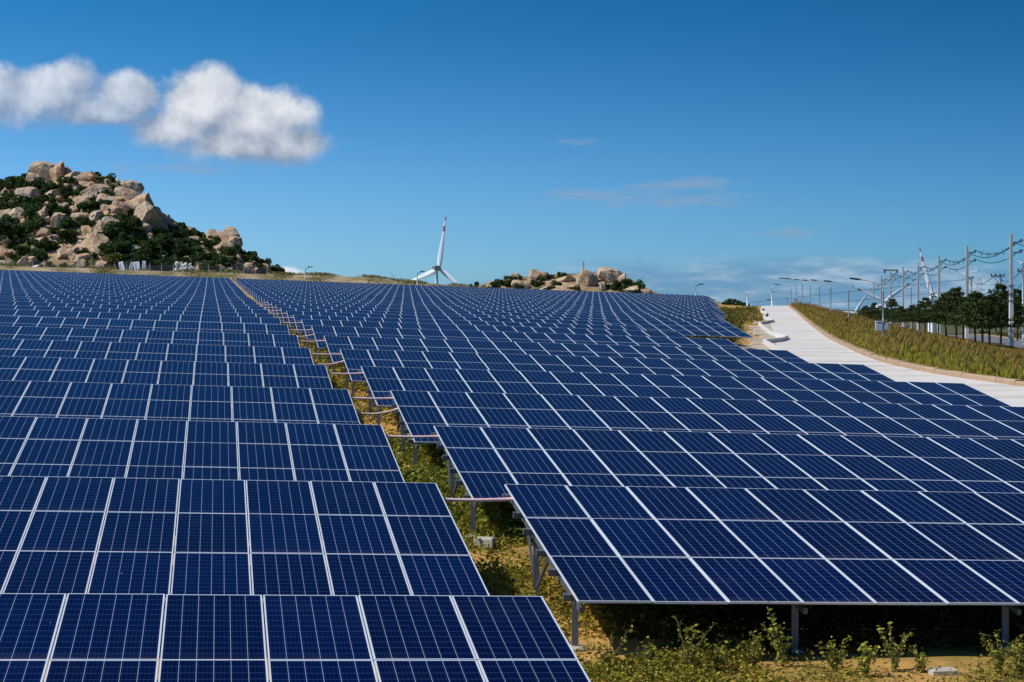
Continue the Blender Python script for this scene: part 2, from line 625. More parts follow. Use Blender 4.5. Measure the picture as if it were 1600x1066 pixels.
def road(y):
    return np.interp(y, _dd, XLs), np.interp(y, _dd, XRs), np.interp(y, _dd, ZRs)


def sst(x, a, b):
    q = np.clip((x - a) / (b - a), 0, 1)
    return q * q * (3 - 2 * q)


def wob(x, y, sc, seed=0):
    return (np.sin(x * 1.3 * sc + seed + 1.7 * np.sin(y * 0.9 * sc + seed)) + np.sin(y * 1.1 * sc + 2.1 * seed + 1.3 * np.sin(x * 0.7 * sc))) * 0.5


BKX = [-160, -104, -78, -52, -42.5, -36, -28, -23, -13, -7.7, 27, 45, 60, 80, 120]
BKY = [9.5, 8.4, 7.6, 6.9, 6.75, 6.6, 6.2, 5.4, 4.65, 4.3, 2.4, 1.5, -1.5, -7, -10]


def ground_z(x, y):
    x = np.asarray(x, dtype=float)
    y = np.asarray(y, dtype=float)
    s = C * x + S * y
    t = -S * x + C * y
    g = top_z(t) - SLOPE * s - HTOP + 0.05 * wob(x, y, 1.1) + 0.03 * wob(x, y, 3.1, 2)
    xl, xr, zr = road(y)
    fade = 1 - sst(y, 320, 345)
    # road bed and the bank to its left
    k = sst(x, xl - 4.4, xl - 2.2)
    q = np.clip(x - xr, 0, None)
    right = zr - 0.02 - np.interp(y, [178, 214, 260, 300], [0.10, 0.13, 0.18, 0.26]) * np.minimum(q, 20.5) - 0.012 * np.clip(q - 34, 0, None)
    right = right + sst(q, 0.4, 3) * (1 - sst(q, 17, 19.5)) * 0.12 * wob(x, y, 0.5, 5)
    rd = np.where(x > xr, right, zr - 0.02)
    z = g * (1 - k) + rd * k
    # bank behind the field
    bank = np.interp(x, BKX, BKY) + 0.15 * wob(x, y, 0.35, 1) + 0.1 * wob(x, y, 1.0, 4)
    kb = sst(t, 337, 352)
    z = z * (1 - kb) + bank * kb
    # land falls away behind
    hillside = 1 - sst(x, -70, -35)
    yc = 372 + hillside * 260 + sst(x, 30, 60) * -45
    fall = np.clip(y - yc, 0, None)
    z = z - fall * 0.16
    z = np.maximum(z, -64 + 0 * x)
    # on the left the far plain too
    return z


def terrain():
    ys = np.concatenate([np.arange(-60, 8, 4), np.arange(8, 60, 0.8), np.arange(60, 130, 1.6), np.arange(130, 400, 3), np.arange(400, 1100, 25),
                         np.geomspace(1100, 60000, 22)])
    xs = np.concatenate([-np.geomspace(40000, 170, 24), np.arange(-160, -30, 4), np.arange(-30, 70, 1.0), np.arange(70, 160, 4), np.geomspace(170, 40000, 24)])
    X, Y = np.meshgrid(xs, ys)
    Z = ground_z(X, Y)
    v = np.stack([X, Y, Z], -1).reshape(-1, 3)
    nx, ny = len(xs), len(ys)
    i = np.arange((nx - 1) * (ny - 1))
    r, c = i // (nx - 1), i % (nx - 1)
    a = r * nx + c
    f = np.stack([a, a + 1, a + nx + 1, a + nx], 1)
    me = mesh('ground', v.tolist(), f.tolist(), M['ground'], smooth=True)
    tag(link('ground', me), kind='structure')


terrain()


def gz(x, y):
    return float(ground_z(x, y))


# ------------------------------------------------------------------ concrete road, kerbs, apron
def roads():
    root = empty('concrete_road')
    tag(root, kind='structure')
    d = 40.0
    k = 0
    while d < 298:
        L = 4.6 + 0.02 * d + random.uniform(-0.8, 2.2)
        y0, y1 = d + 0.03, d + L
        vs, fs = [], []
        for yy in (y0, (y0 + y1) / 2, y1):
            xl, xr, zr = road(yy)
            for fx in (0, 0.5, 1.0):
                vs.append((xl + (xr - xl) * fx, yy, zr + 0.045 + (0.012 if k % 3 == 1 else 0)))
        n = len(vs)
        vs += [(a, b, c - 0.3) for a, b, c in vs]
        for r in range(2):
            for c in range(2):
                a = r * 3 + c
                fs.append((a, a + 1, a + 4, a + 3))
        rim = [0, 1, 2, 5, 8, 7, 6, 3]
        for i in range(8):
            a, b = rim[i], rim[(i + 1) % 8]
            fs.append((b, a, a + n, b + n))
        link('slab', mesh('slab', vs, fs, M['concrete']), root)
        d += L + 0.03
        k += 1
    # sandy kerb on the right
    kr = empty('stone_kerb', (float(road(60)[1]), 60, float(road(60)[2])))
    tag(kr, 'low tan stone kerb curving between the concrete road and tall grass', 'kerb')
    inv = Vector(kr.location)
    d = 46.0
    while d < 296:
        L = 0.9 + d * 0.009
        p = []
        for yy in (d, d + L - 0.03):
            _, xr, zr = road(yy)
            _, xr2, _ = road(yy + 0.5)
            tan = Vector((float(xr2 - xr), 0.5, 0)).normalized()
            nor = Vector((tan.y, -tan.x, 0))
            p.append((Vector((float(xr), yy, float(zr))), nor))
        h = 0.30 + random.uniform(-0.035, 0.035)
        vs = []
        for (q, nor) in p:
            for (o, z) in ((-0.02, -0.2), (-0.02, h - 0.06), (0.04, h), (0.40, h), (0.46, h - 0.06), (0.46, -0.3)):
                vs.append(q + nor * o + Vector((0, 0, z)) - inv)
        fs = [(i, i + 1, i + 7, i + 6) for i in range(5)] + [(5, 4, 3, 2, 1, 0), (6, 7, 8, 9, 10, 11)]
        link('kerb_stone', mesh('kerb_stone', vs, fs, M['kerb']), kr)
        d += L
    # zigzag white edging on the left of the road
    wl = empty('white_edging_wall', (float(road(112)[0]), 112, float(road(112)[2])))
    tag(wl, 'low crooked white edging wall along the left side of the concrete road', 'wall')
    inv = Vector(wl.location)
    pts = [(100, 0.1), (106, 0.15), (114, 0.0), (123, -0.3), (134, -0.9), (140, 0.45), (147, 1.0), (160, -0.3), (178, -0.9), (196, -1.3), (206, 0.5), (222, -0.4), (240, 0.2), (250, -0.5), (262, 0.2)]
    for (a, b) in zip(pts[:-1], pts[1:]):
        pa = Vector((float(road(a[0])[0]) + a[1], a[0], float(road(a[0])[2]))) - inv
        pb = Vector((float(road(b[0])[0]) + b[1], b[0] - 0.04, float(road(b[0])[2]))) - inv
        tan = (pb - pa).normalized()
        nor = Vector((tan.y, -tan.x, 0)).normalized()
        vs = []
        for q in (pa, pb):
            for (o, z) in ((-0.10, -0.4), (-0.10, 0.36), (0.10, 0.36), (0.10, -0.4)):
                vs.append(q + nor * o + Vector((0, 0, z)))
        fs = [(0, 1, 5, 4), (1, 2, 6, 5), (2, 3, 7, 6), (3, 2, 1, 0), (4, 5, 6, 7)]
        link('wall_segment', mesh('wall_segment', vs, fs, M['polewhite']), wl)
    # cast slope between edging and field
    ap = empty('concrete_slope', (float(road(112)[0]), 112, float(road(112)[2])))
    tag(ap, 'pale concrete bench and stained slope left of the white edging wall', 'slope')
    inv = Vector(ap.location)
    d = 101.0
    k = 0
    while d < 205:
        L = random.uniform(5, 9)
        vs = []
        bw = 1.9 + 0.5 * math.sin(k * 2.1) + 0.3 * math.sin(k * 5.3)
        prof = [(0.35, 0.035), (-bw, 0.05 + 0.03 * (k % 2)), (-bw - 0.35, -0.06), (-bw - 1.5, None)]
        n = len(prof)
        for yy in (d, d + L - 0.12):
            xl, xr, zr = [float(q) for q in road(yy)]
            for (o, z) in prof:
                zz = gz(xl + o, yy) - 0.1 if z is None else zr + z
                vs.append(Vector((xl + o, yy, zz)) - inv)
        m_ = len(vs)
        vs += [v - Vector((0, 0, 0.5)) for v in vs]
        def strip(i0, i1, nm, mt):
            fs = [(i + 1, i, i + n, i + n + 1) for i in range(i0, i1)]
            for i in range(i0, i1):
                fs.append((i, i + 1, i + 1 + m_, i + m_))
                fs.append((n + i + 1, n + i, n + i + m_, n + i + 1 + m_))
            link(nm, mesh(nm, vs, fs, mt), ap)
        strip(0, 1, 'bench_slab', M['bench'])
        strip(1, n - 1, 'slope_panel', M['apron'])
        d += L
        k += 1
    # asphalt road on the right, behind the pole line
    vs, fs, vs2 = [], [], []
    yy = np.arange(30, 335, 3.0)
    for i, q in enumerate(yy):
        _, xr, _ = road(q)
        for o in (21.6, 25, 28.6):
            vs.append((xr + o, q, gz(xr + o, q) + 0.02))
    for i in range(len(yy) - 1):
        for c in range(2):
            a = i * 3 + c
            fs.append((a, a + 1, a + 4, a + 3))
    tag(link('asphalt_road', mesh('asphalt_road', vs, fs, M['asphalt'])), kind='structure')
    vs, fs = [], []
    off = (29.0, 33, 40, 50, 64, 90, 130)
    for i, q in enumerate(yy):
        _, xr, _ = road(q)
        for o in off:
            vs.append((xr + o, q, gz(xr + o, q) + 0.03))
    n = len(off)
    for i in range(len(yy) - 1):
        for c in range(n - 1):
            a = i * n + c
            fs.append((a, a + 1, a + n + 1, a + n))
    tag(link('grass_verge', mesh('grass_verge', vs, fs, M['verge'])), kind='structure')
    for (o0, nm, lab) in ((21.2, 'asphalt_kerb', 'pale kerb on the grass side of the grey asphalt road'), (28.6, 'asphalt_kerb', 'sandy kerb on the far side of the grey asphalt road')):
        mb = MB()
        for i in range(len(yy) - 1):
            vv = []
            for q in (yy[i], yy[i + 1]):
                xr = float(road(q)[1])
                z = gz(xr + o0 + 0.2, q)
                vv += [(xr + o0, q, z - 0.1), (xr + o0, q, z + 0.15), (xr + o0 + 0.38, q, z + 0.15), (xr + o0 + 0.38, q, z - 0.1)]
            mb.add(vv, [(0, 1, 5, 4), (1, 2, 6, 5), (2, 3, 7, 6)])
        tag(mb.obj(nm, M['kerb']), lab, 'kerb')


roads()

# ------------------------------------------------------------------ the solar field
U = Vector((C, S, -SLOPE)).normalized()
V = Vector((-S, C, math.tan(TAU)))
V = (V - U * U.dot(V)).normalized()
N = U.cross(V).normalized()
ROT = Matrix((U, V, N)).transposed()


def panel_arrays():
    """one panel: x right 0..W, y down the slope 0..-L; glass quad first"""
    W, L, lip, dp = 0.995, 1.960, 0.0155, 0.030
    gv = [(lip, -lip, -0.004), (lip, -L + lip, -0.004), (W - lip, -L + lip, -0.004), (W - lip, -lip, -0.004)]
    o = [(0, 0), (0, -L), (W, -L), (W, 0)]
    i_ = [(lip, -lip), (lip, -L + lip), (W - lip, -L + lip), (W - lip, -lip)]
    fv = [(*p, 0) for p in o] + [(*p, 0) for p in i_] + [(*p, -dp) for p in o] + [(*p, -0.004) for p in i_]
    ff = []
    for k in range(4):
        k2 = (k + 1) % 4
        ff.append((k, k2, 4 + k2, 4 + k))
        ff.append((8 + k, 8 + k2, k2, k))
        ff.append((4 + k, 4 + k2, 12 + k2, 12 + k))
    ff.append((11, 10, 9, 8))
    return gv, fv, ff


GV, FV, FF = panel_arrays()
GUV = [(0, 1), (0, 0), (1, 0), (1, 1)]
glass_me = mesh('panel_glass', GV, [(0, 1, 2, 3)], M['cells'], uv=GUV)
frame_me = mesh('panel_frame', FV, FF, [M['frame'], M['backsheet']], fm=[0] * (len(FF) - 1) + [1])
_v = GV + FV
_f = [(0, 1, 2, 3)] + [tuple(i + 4 for i in f) for f in FF]
_uv = []
for fi, f in enumerate(_f):
    _uv += GUV if fi == 0 else [(0.5, 0.5)] * len(f)
whole_me = mesh('panel_whole', _v, _f, [M['cells'], M['frame'], M['backsheet']], fm=[0] + [1] * (len(FF) - 1) + [2], uv=_uv)

PURLIN_V = (0.45, 1.52, 2.42, 3.50, 4.40, 5.48)


def box_me(name, m, x0, x1, y0, y1, z0, z1):
    b = MB()
    b.box(x0, x1, y0, y1, z0, z1)
    return b.mesh(name, m)


purlin_cache = {}


def row_right_end(i):
    t = T1 + DT * (i - 1)
    if i <= 11:
        return 20
    return int(round((np.interp(t, [118, 136, 170, 240, 333], [36.0, 40.0, 50.0, 70.0, 97.0]) - SR) / PW))


def build_row(i, side):
    t = T1 + DT * (i - 1)
    d0 = t * C
    if side == 'L':
        s0 = SL
        left = -0.119 * d0 - 5.0 - 0.01 * d0
        n = int(math.ceil((SL - left) / PW))
        cols = range(-n, 0)
        far = 'left'
    else:
        s0 = SR
        n = row_right_end(i)
        vis = int(math.ceil((0.47 * d0 + 6 - SR) / PW))
        n = min(n, max(vis, 9))
        cols = range(0, n)
    z = float(top_z(t)) - SLOPE * s0
    jz = 0.0 if i <= 8 else random.uniform(-0.03, 0.03)
    org = Vector((C * s0 - S * t, S * s0 + C * t, z + jz))
    mtx = Matrix.Translation(org) @ ROT.to_4x4()
    root = empty('solar_panel_row', mat=mtx)
    k = i if side == 'L' else i - 1
    where = 'left of the weedy gap' if side == 'L' else 'right of the weedy gap'
    tag(root, '%s row of blue solar panels counted from the front, %s' % (ordinal(k), where), 'solar panels', 'solar panel rows ' + where)
    jit = random.Random(i * 7 + (side == 'R'))
    if i <= 20:
        for c in cols:
            for r in range(3):
                loc = (c * PW + 0.0075, -r * PL, jit.uniform(-0.004, 0.004))
                if i <= 7:
                    p = link('panel', glass_me, root, loc)
                    link('frame', frame_me, p)
                else:
                    p = link('panel', whole_me, root, loc)
    else:
        k0 = len(_v)
        V0 = np.array(_v)
        vv, ffs, uvs, fms = [], [], [], []
        cnt = 0
        for c in cols:
            for r in range(3):
                vv.append(V0 + np.array([c * PW + 0.0075, -r * PL, jit.uniform(-0.004, 0.004)]))
                ffs += [tuple(q + cnt * k0 for q in f) for f in _f]
                cnt += 1
        me = mesh('panel_array', np.concatenate(vv).tolist(), ffs, [M['cells'], M['frame'], M['backsheet']],
                  fm=([0] + [1] * (len(FF) - 1) + [2]) * cnt, uv=_uv * cnt)
        tag(link('panel_array', me, root), kind='stuff')
    # steel below
    x0 = min(cols) * PW
    x1 = (max(cols) + 1) * PW
    if i <= 14:
        for pv in PURLIN_V:
            key = (round(x0, 2), round(x1, 2), side)
            if key not in purlin_cache:
                e0 = 0.10 if side == 'R' else -0.02
                purlin_cache[key] = box_me('purlin', M['galv'], x0 - e0, x1 + (0.08 if side == 'R' else -0.06), -0.035, 0.035, -0.135, -0.045)
            link('purlin', purlin_cache[key], root, (0, -pv, 0))
        rinv = ROT.transposed()
        vert = rinv @ Vector((0, 0, -1))
        step = 3 * PW
        if side == 'R':
            xs = [0.10 + j * step for j in range(int((x1 - x0) / step) + 1)]
        else:
            xs = [-0.10 - j * step for j in range(min(int((x1 - x0) / step) + 1, 4 if i < 8 else 2))]
        if i > 8:
            xs = xs[:2]
        for x in xs:
            for pv in (2.42, 5.30):
                base = Vector((x, -pv, -0.14))
                w = mtx @ base
                hgt = w.z - gz(w.x, w.y) + 0.02
                foot = base + vert * hgt
                b = MB()
                # C-section post with a cap plate
                b.box(-0.045, 0.045, -0.03, -0.022, -hgt, 0)
                b.box(-0.045, -0.037, -0.0215, 0.03, -hgt, 0)
                b.box(0.037, 0.045, -0.0215, 0.03, -hgt, 0)
                b.box(-0.07, 0.07, -0.05, 0.05, 0.001, 0.016)
                o = b.obj('post', M['galv'], root)
                o.matrix_parent_inverse = Matrix.Identity(4)
                o.matrix_local = Matrix.Translation(base) @ rinv.to_4x4()
                if i <= 6:
                    fb = MB()
                    fb.tube([(0, 0, -0.25), (0, 0, 0.05), (0, 0, 0.08)], [0.15, 0.14, 0.11], 10)
                    fo = fb.obj('footing', M['footing'], root)
                    fo.matrix_local = Matrix.Translation(foot) @ rinv.to_4x4()
                if pv < 3:
                    b2 = MB()
                    b2.tube([base + vert * (hgt * 0.72) + Vector((0.0, -0.06, 0)), Vector((x, -3.50, -0.14))], 0.030, 4)
                    b2.tube([base + vert * (hgt * 0.72) + Vector((0.0, 0.06, 0)), Vector((x, -1.52, -0.14))], 0.026, 4)
                    b2.obj('brace', M['galv'], root)
        # rafters under each pair of posts
        for x in xs:
            b = MB()
            b.box(x - 0.03, x + 0.03, -5.75, -0.25, -0.215, -0.136)
            b.obj('rafter', M['galv'], root)
    return root


for i in range(1, 36):
    build_row(i, 'L')
    if i >= 2:
        build_row(i, 'R')

# conduits across the gap
for i in range(2, 16):
    t = T1 + DT * (i - 1)
    lst = [(0.55, 0.0)]
    if i in (4, 6, 8):
        lst.append((1.7, -0.12))
    for j, (pv, dz) in enumerate(lst):
        ps = []
        a = Vector((C * (SL - 0.4) - S * t, S * (SL - 0.4) + C * t, float(top_z(t)) - SLOPE * (SL - 0.4))) - V * pv - N * 0.10
        b = Vector((C * (SR + 0.15) - S * t, S * (SR + 0.15) + C * t, float(top_z(t)) - SLOPE * (SR + 0.15))) - V * pv - N * 0.09
        sag = random.uniform(0.02, 0.07)
        for q in range(9):
            f = q / 8
            ps.append(a.lerp(b, f) + Vector((0, 0, dz * math.sin(f * math.pi) - sag * 4 * f * (1 - f))))
        root = empty('cable_conduit', ps[0])
        mb = MB()
        mb.tube([p - ps[0] for p in ps], 0.029, 8)
        mb.obj('pipe', M['pipe'], root, True)
        mb = MB()
        mb.tube([ps[-1] - ps[0] - U * 0.02, ps[-1] - ps[0] + U * 0.10], 0.055, 8)
        mb.obj('junction_sleeve', M['galv'], root)
        lab = 'pinkish conduit pipe bridging the weedy gap at the %s panel row from the front' % ordinal(i)
        if j:
            lab = 'lower sagging conduit pipe under the main one at the %s panel row' % ordinal(i)
        tag(root, lab, 'pipe', 'conduits across the gap')

# ------------------------------------------------------------------ wind turbines
def blade_me(Lb):
    st = [(0.0, 0.95, 0.95), (0.03, 1.0, 0.95), (0.10, 1.7, 0.70), (0.2, 1.95, 0.48), (0.4, 1.5, 0.32), (0.6, 1.1, 0.22), (0.695, 0.92, 0.19), (0.70, 0.92, 0.19),
          (0.795, 0.74, 0.15), (0.80, 0.74, 0.15), (0.895, 0.55, 0.11), (0.90, 0.55, 0.11), (0.97, 0.36, 0.08), (1.0, 0.10, 0.04)]
    n = 10
    vs, fs, fm = [], [], []
    for (f, ch, th) in st:
        for k in range(n):
            a = 2 * math.pi * k / n
            vs.append((0.98 * ch * math.cos(a) - (ch - 0.9) * 0.3 * (f > 0.05), th * math.sin(a), f * Lb))
    for i in range(len(st) - 1):
        mid = (st[i][0] + st[i + 1][0]) / 2
        red = 0.70 <= mid <= 0.80 or mid >= 0.90
        for k in range(n):
            k2 = (k + 1) % n
            fs.append((i * n + k, i * n + k2, (i + 1) * n + k2, (i + 1) * n + k))
            fm.append(1 if red else 0)
    fs.append(tuple((len(st) - 1) * n + k for k in range(n)))
    fm.append(1)
    return mesh('blade', vs, fs, [M['blade'], M['red']], fm, True)


BL = 38.0
blade_shared = blade_me(BL)


def turbine(px, py, rad_px, ang0, yaw, label, tower_h=70):
    d = F * BL / rad_px
    hub = at(px, py, d)
    root = empty('wind_turbine', (hub.x, hub.y, hub.z - tower_h))
    tag(root, label, 'wind turbine', 'wind turbines')
    # rotor normal: turned by yaw about z, +Y means facing away from camera
    rz = Matrix.Rotation(yaw, 4, 'Z')
    nrm = (rz @ Vector((0, 1, 0, 0))).xyz
    b = MB()
    n_s = 9
    pts = [Vector((0, 0, tower_h * q / (n_s - 1) - (0.6 if q == n_s - 1 else 0))) - nrm * 4.2 for q in range(n_s)]
    b.tube(pts, [1.95 - 0.85 * q / (n_s - 1) for q in range(n_s)], 16)
    b.obj('tower', M['blade'], root, True)
    b = MB()
    prof = [(-9.5, 1.0), (-9.0, 1.5), (-6, 1.9), (-3, 1.9), (-1.6, 1.6)]
    b.tube([Vector((0, 0, tower_h + 0.6)) + nrm * q for q, _ in prof], [r for _, r in prof], 8)
    b.obj('nacelle', M['nacelle'], root, True)
    b = MB()
    prof = [(-1.6, 1.35), (-0.6, 1.55), (0.6, 1.45), (1.6, 0.95), (2.2, 0.25)]
    b.tube([Vector((0, 0, tower_h)) + nrm * q for q, _ in prof], [r for _, r in prof], 12)
    b.obj('hub', M['nacelle'], root, True)
    for k in range(3):
        a = R(ang0 + 120 * k)          # measured anticlockwise from the right, as seen by the camera
        o = link('blade', blade_shared, root)
        o.matrix_local = Matrix.Translation((0, 0, tower_h)) @ rz @ Matrix.Rotation(math.pi / 2 - a, 4, 'Y') @ Matrix.Rotation(R(8), 4, 'Z')
    return root


turbine(686, 420, 84, 82, R(-22), 'large white wind turbine with red blade bands left of the small rocky hill', 82)
turbine(1457, 462, 79, 105, R(-15), 'wind turbine behind the roadside trees with one red tipped blade pointing steeply up', 80)
turbine(1383, 471, 60, 36, R(5), 'wind turbine behind dark trees with its blades spread in a wide V', 80)
turbine(1336, 489, 48, 57, R(0), 'low wind turbine behind the grass crest with one blade lying level', 80)
turbine(612, 429, 9, 95, R(10), 'tiny distant wind turbine over the sandy bank', 80)

# ------------------------------------------------------------------ street lamps along the grass
def street_lamp(x, y, H, arm, label, extras=False, head_dir=-1):
    z = gz(x, y)
    root = empty('street_lamp', (x, y, z))
    tag(root, label, 'street lamp', 'street lamps on the grass verge')
    hp = H * 0.82
    b = MB()
    b.tube([(0, 0, -0.4), (0, 0, 0.5), (0, 0, hp)], [0.085, 0.08, 0.06], 8)
    b.obj('pole', M['steel'], root, True)
    b = MB()
    pts = [(0, 0, hp - 0.05)]
    for q in range(1, 9):
        a = q / 8 * math.pi * 0.42
        pts.append((head_dir * (arm * 0.55) * (1 - math.cos(a)) / (1 - math.cos(math.pi * 0.42)), 0, hp + (H - hp) * 0.86 * math.sin(a) / math.sin(math.pi * 0.42)))
    pts.append((head_dir * arm * 0.72, 0, hp + (H - hp) * 0.92))
    b.tube(pts, [0.05] * 4 + [0.042] * 6, 8)
    b.obj('arm', M['steel'], root, True)
    b = MB()
    x0, x1 = head_dir * arm * 0.70, head_dir * arm * 1.02
    zz = hp + (H - hp) * 0.93
    vs = []
    for (xx, hw, zt, zb) in ((x0, 0.07, zz + 0.05, zz - 0.04), (x0 + (x1 - x0) * 0.3, 0.16, zz + 0.11, zz - 0.05), (x1, 0.13, zz + 0.17, zz + 0.04)):
        vs += [(xx, -hw, zb), (xx, hw, zb), (xx, hw, zt), (xx, -hw, zt)]
    fs = []
    for r in range(2):
        for k in range(4):
            k2 = (k + 1) % 4
            fs.append((r * 4 + k, r * 4 + k2, r * 4 + 4 + k2, r * 4 + 4 + k))
    fs += [(3, 2, 1, 0), (8, 9, 10, 11)]
    b.add(vs, fs)
    b.obj('lamp_head', M['dark'], root)
    if extras:
        b = MB()
        b.box(-0.62, -0.09, -0.16, 0.16, 1.25, 1.95)
        bx = b.obj('control_box', M['boxgrey'], root)
        b = MB()
        b.box(-0.66, -0.06, -0.2, 0.2, 1.951, 1.99)
        b.obj('box_lid', M['white'], bx)
        b = MB()
        b.box(0.1, 0.42, -0.14, 0.14, 1.3, 1.8)
        b.obj('small_box', M['boxgrey'], root)
        b = MB()
        b.tube([(-0.07, 0, 3.35), (-0.30, -0.05, 3.36)], 0.035, 6)
        b.tube([(-0.22, -0.1, 3.28), (-0.62, -0.3, 3.20)], 0.11, 8)
        b.obj('camera', M['white'], root)
    return root


LH = 5.5
lamp_px = [(1380, 144, 1), (1326, 194, 0), (1298, 238, 0), (1280.5, 276, 0), (1266, 300, 0), (1253.5, 318, 0), (1244, 330, 1), (1236, 338, 0), (1230, 346, 0), (1223, 354, 0), (1216, 362, 0)]
for i, (px, d, ex) in enumerate(lamp_px):
    x = (px - CX) / F * d
    lab = '%s street lamp from the front on the grassy verge' % ordinal(i + 1)
    if i == 0:
        lab = 'nearest verge street lamp, with grey control box and white camera on its pole'
    if i == 6:
        lab = 'far verge street lamp with a control box and white camera on its pole'
    street_lamp(x, d, LH if i < 4 else LH * (1 + 0.02 * (i - 3)), 2.7 if i < 5 else 3.2, lab, ex == 1)


# thin lamp poles along the far edge of the field
def edge_pole(px, ytop, ybot, d, label, head=True):
    p = at(px, ybot, d)
    h = (ybot - ytop) / F * d
    dz = max(0.8, p.z - gz(p.x, p.y) + 0.1)
    root = empty('edge_lamp_post', (p.x, p.y, p.z - dz))
    tag(root, label, 'lamp post', 'thin lamp posts round the field edge')
    b = MB()
    b.tube([(0, 0, 0), (0, 0, h + dz)], [0.13, 0.09], 8)
    b.obj('pole', M['white'], root, True)
    if head:
        b = MB()
        b.tube([(0, 0, h + dz - 0.05), (0.25, -0.1, h + dz + 0.25), (0.9, -0.3, h + dz + 0.4)], 0.06, 6)
        b.box(0.6, 1.5, -0.5, -0.15, h + dz + 0.38, h + dz + 0.56)
        b.obj('lamp_head', M['dark'], root)
    else:
        b = MB()
        b.box(-0.12, 0.3, -0.2, 0.1, h + dz - 0.25, h + dz + 0.02)
        b.obj('camera', M['white'], root)
    return root


edge_pole(121, 404, 429, 345, 'white lamp post standing before the fence at far left', False)
edge_pole(297, 411, 432, 345, 'white lamp post beside the white rubble pile', False)
edge_pole(477, 421, 434, 345, 'slim lamp post on the sandy bank right of the big hill')
edge_pole(652, 428, 446, 345, 'slim lamp post just left of the big turbine')
edge_pole(1087, 448, 463, 330, 'slim lamp post on the far field edge right of the small hill')
edge_pole(1167.5, 456, 468, 300, 'white camera post at the right far corner of the field', False)
edge_pole(1206, 448, 466, 330, 'faint thin post standing beyond the road crest', False)


# ------------------------------------------------------------------ power poles and wires
pole_tops = []
pole_px = [(1580, 366, 545, 178), (1511, 384, 534, 214), (1467, 399, 522, 260), (1434.5, 410, 516, 302), (1411, 417, 511, 338), (1392, 422, 506, 372), (1377, 431, 503, 405), (1365, 441, 500, 440)]
first = at(1640, 330, 150)
for i, (px, yt, yb, d) in enumerate(pole_px):
    p = at(px, yb, d)
    topz = at(px, yt, d).z
    zb = min(p.z, gz(p.x, p.y)) if d < 330 else p.z - 2
    H = topz - zb
    root = empty('power_pole', (p.x, p.y, zb))
    lab = '%s concrete power pole along the asphalt road, counted from the nearest' % ordinal(i + 1) if i else 'tallest and nearest concrete power pole, at the right edge beside the trees'
    tag(root, lab, 'power pole', 'concrete power poles along the road')
    k = (yb - 466) / (yb - yt) if i == 0 else 0.30
    b = MB()
    b.tube([(0, 0, -0.3), (0, 0, H * k)], [0.30, 0.26], 4)
    b.obj('pale_base', M['polewhite'], root)  # lower section of the pole, paler than the shaft
    b = MB()
    b.tube([(0, 0, H * k + 0.002), (0, 0, H)], [0.25, 0.17], 4)
    b.obj('shaft', M['polecon'], root)
    for q in (0.93, 0.84):
        b = MB()
        b.box(0.0, 1.1, -0.05, 0.05, H * q - 0.05, H * q + 0.05)
        ca = b.obj('bracket', M['galv'], root)
        b = MB()
        b.tube([(1.0, 0, H * q + 0.051), (1.0, 0, H * q + 0.12), (1.0, 0, H * q + 0.2), (1.0, 0, H * q + 0.3)], [0.05, 0.11, 0.07, 0.09], 8)
        b.obj('insulator', M['dark'], ca)
    if i == 0:
        for q in (0.33, 0.40, 0.27):
            b = MB()
            b.tube([(0, 0, H * (q + 0.15)), (0, 0, H * (q + 0.15) + 0.12)], 0.33, 8)
            b.obj('band', M['galv'], root)
    if i == 5:
        b = MB()
        b.box(-1.6, 1.6, -0.1, 0.1, H * 0.985, H * 1.0 + 0.1)
        b.box(-1.5, -1.2, -0.3, 0.3, H * 0.95, H * 0.984)
        b.box(1.2, 1.5, -0.3, 0.3, H * 0.95, H * 0.984)
        b.obj('crossarm', M['galv'], root)
    pole_tops.append((p.x, p.y, zb, H))
x0, y0, z0, H0 = pole_tops[0]
x1, y1, z1, H1 = pole_tops[1]
anchor0 = (x0 + (x0 - x1) * 1.0, y0 + (y0 - y1), z0 + 0.1, H0 * 1.0)
chain = [anchor0] + pole_tops
for wi, (q, dx, name) in enumerate(((0.93, 1.0, 'upper'), (0.84, 1.0, 'lower'), (0.90, 0.35, 'middle'))):
    pts = []
    spac = []
    for a, b in zip(chain[:-1], chain[1:]):
        A = Vector((a[0] + dx, a[1], a[2] + a[3] * q + 0.3))
        B = Vector((b[0] + dx, b[1], b[2] + b[3] * q + 0.3))
        for k in range(12):
            f = k / 12
            pts.append(A.lerp(B, f) + Vector((0, 0, -4 * f * (1 - f) * (1.0 if wi != 1 else 0.9))))
            if k in (2, 4, 6, 8, 10):
                spac.append(pts[-1])
    pts.append(B)
    root = empty('overhead_cable', pts[0])
    tag(root, '%s black overhead cable sagging from pole to pole along the road' % name, 'cable', 'overhead cables along the road')
    b = MB()
    b.tube([p - pts[0] for p in pts], 0.045, 5, cap=False)
    b.obj('cable', M['wire'], root)
    if wi == 0:
        for p in spac:
            b = MB()
            w = p - pts[0]
            b.tube([w + Vector((-0.28, 0, 0.26)), w, w + Vector((0.22, 0, 0.30))], 0.04, 4)
            b.tube([w + Vector((0, 0, 0.0)), w + Vector((-0.05, 0, -0.4))], 0.04, 4)
            b.obj('spacer', M['wire'], root)


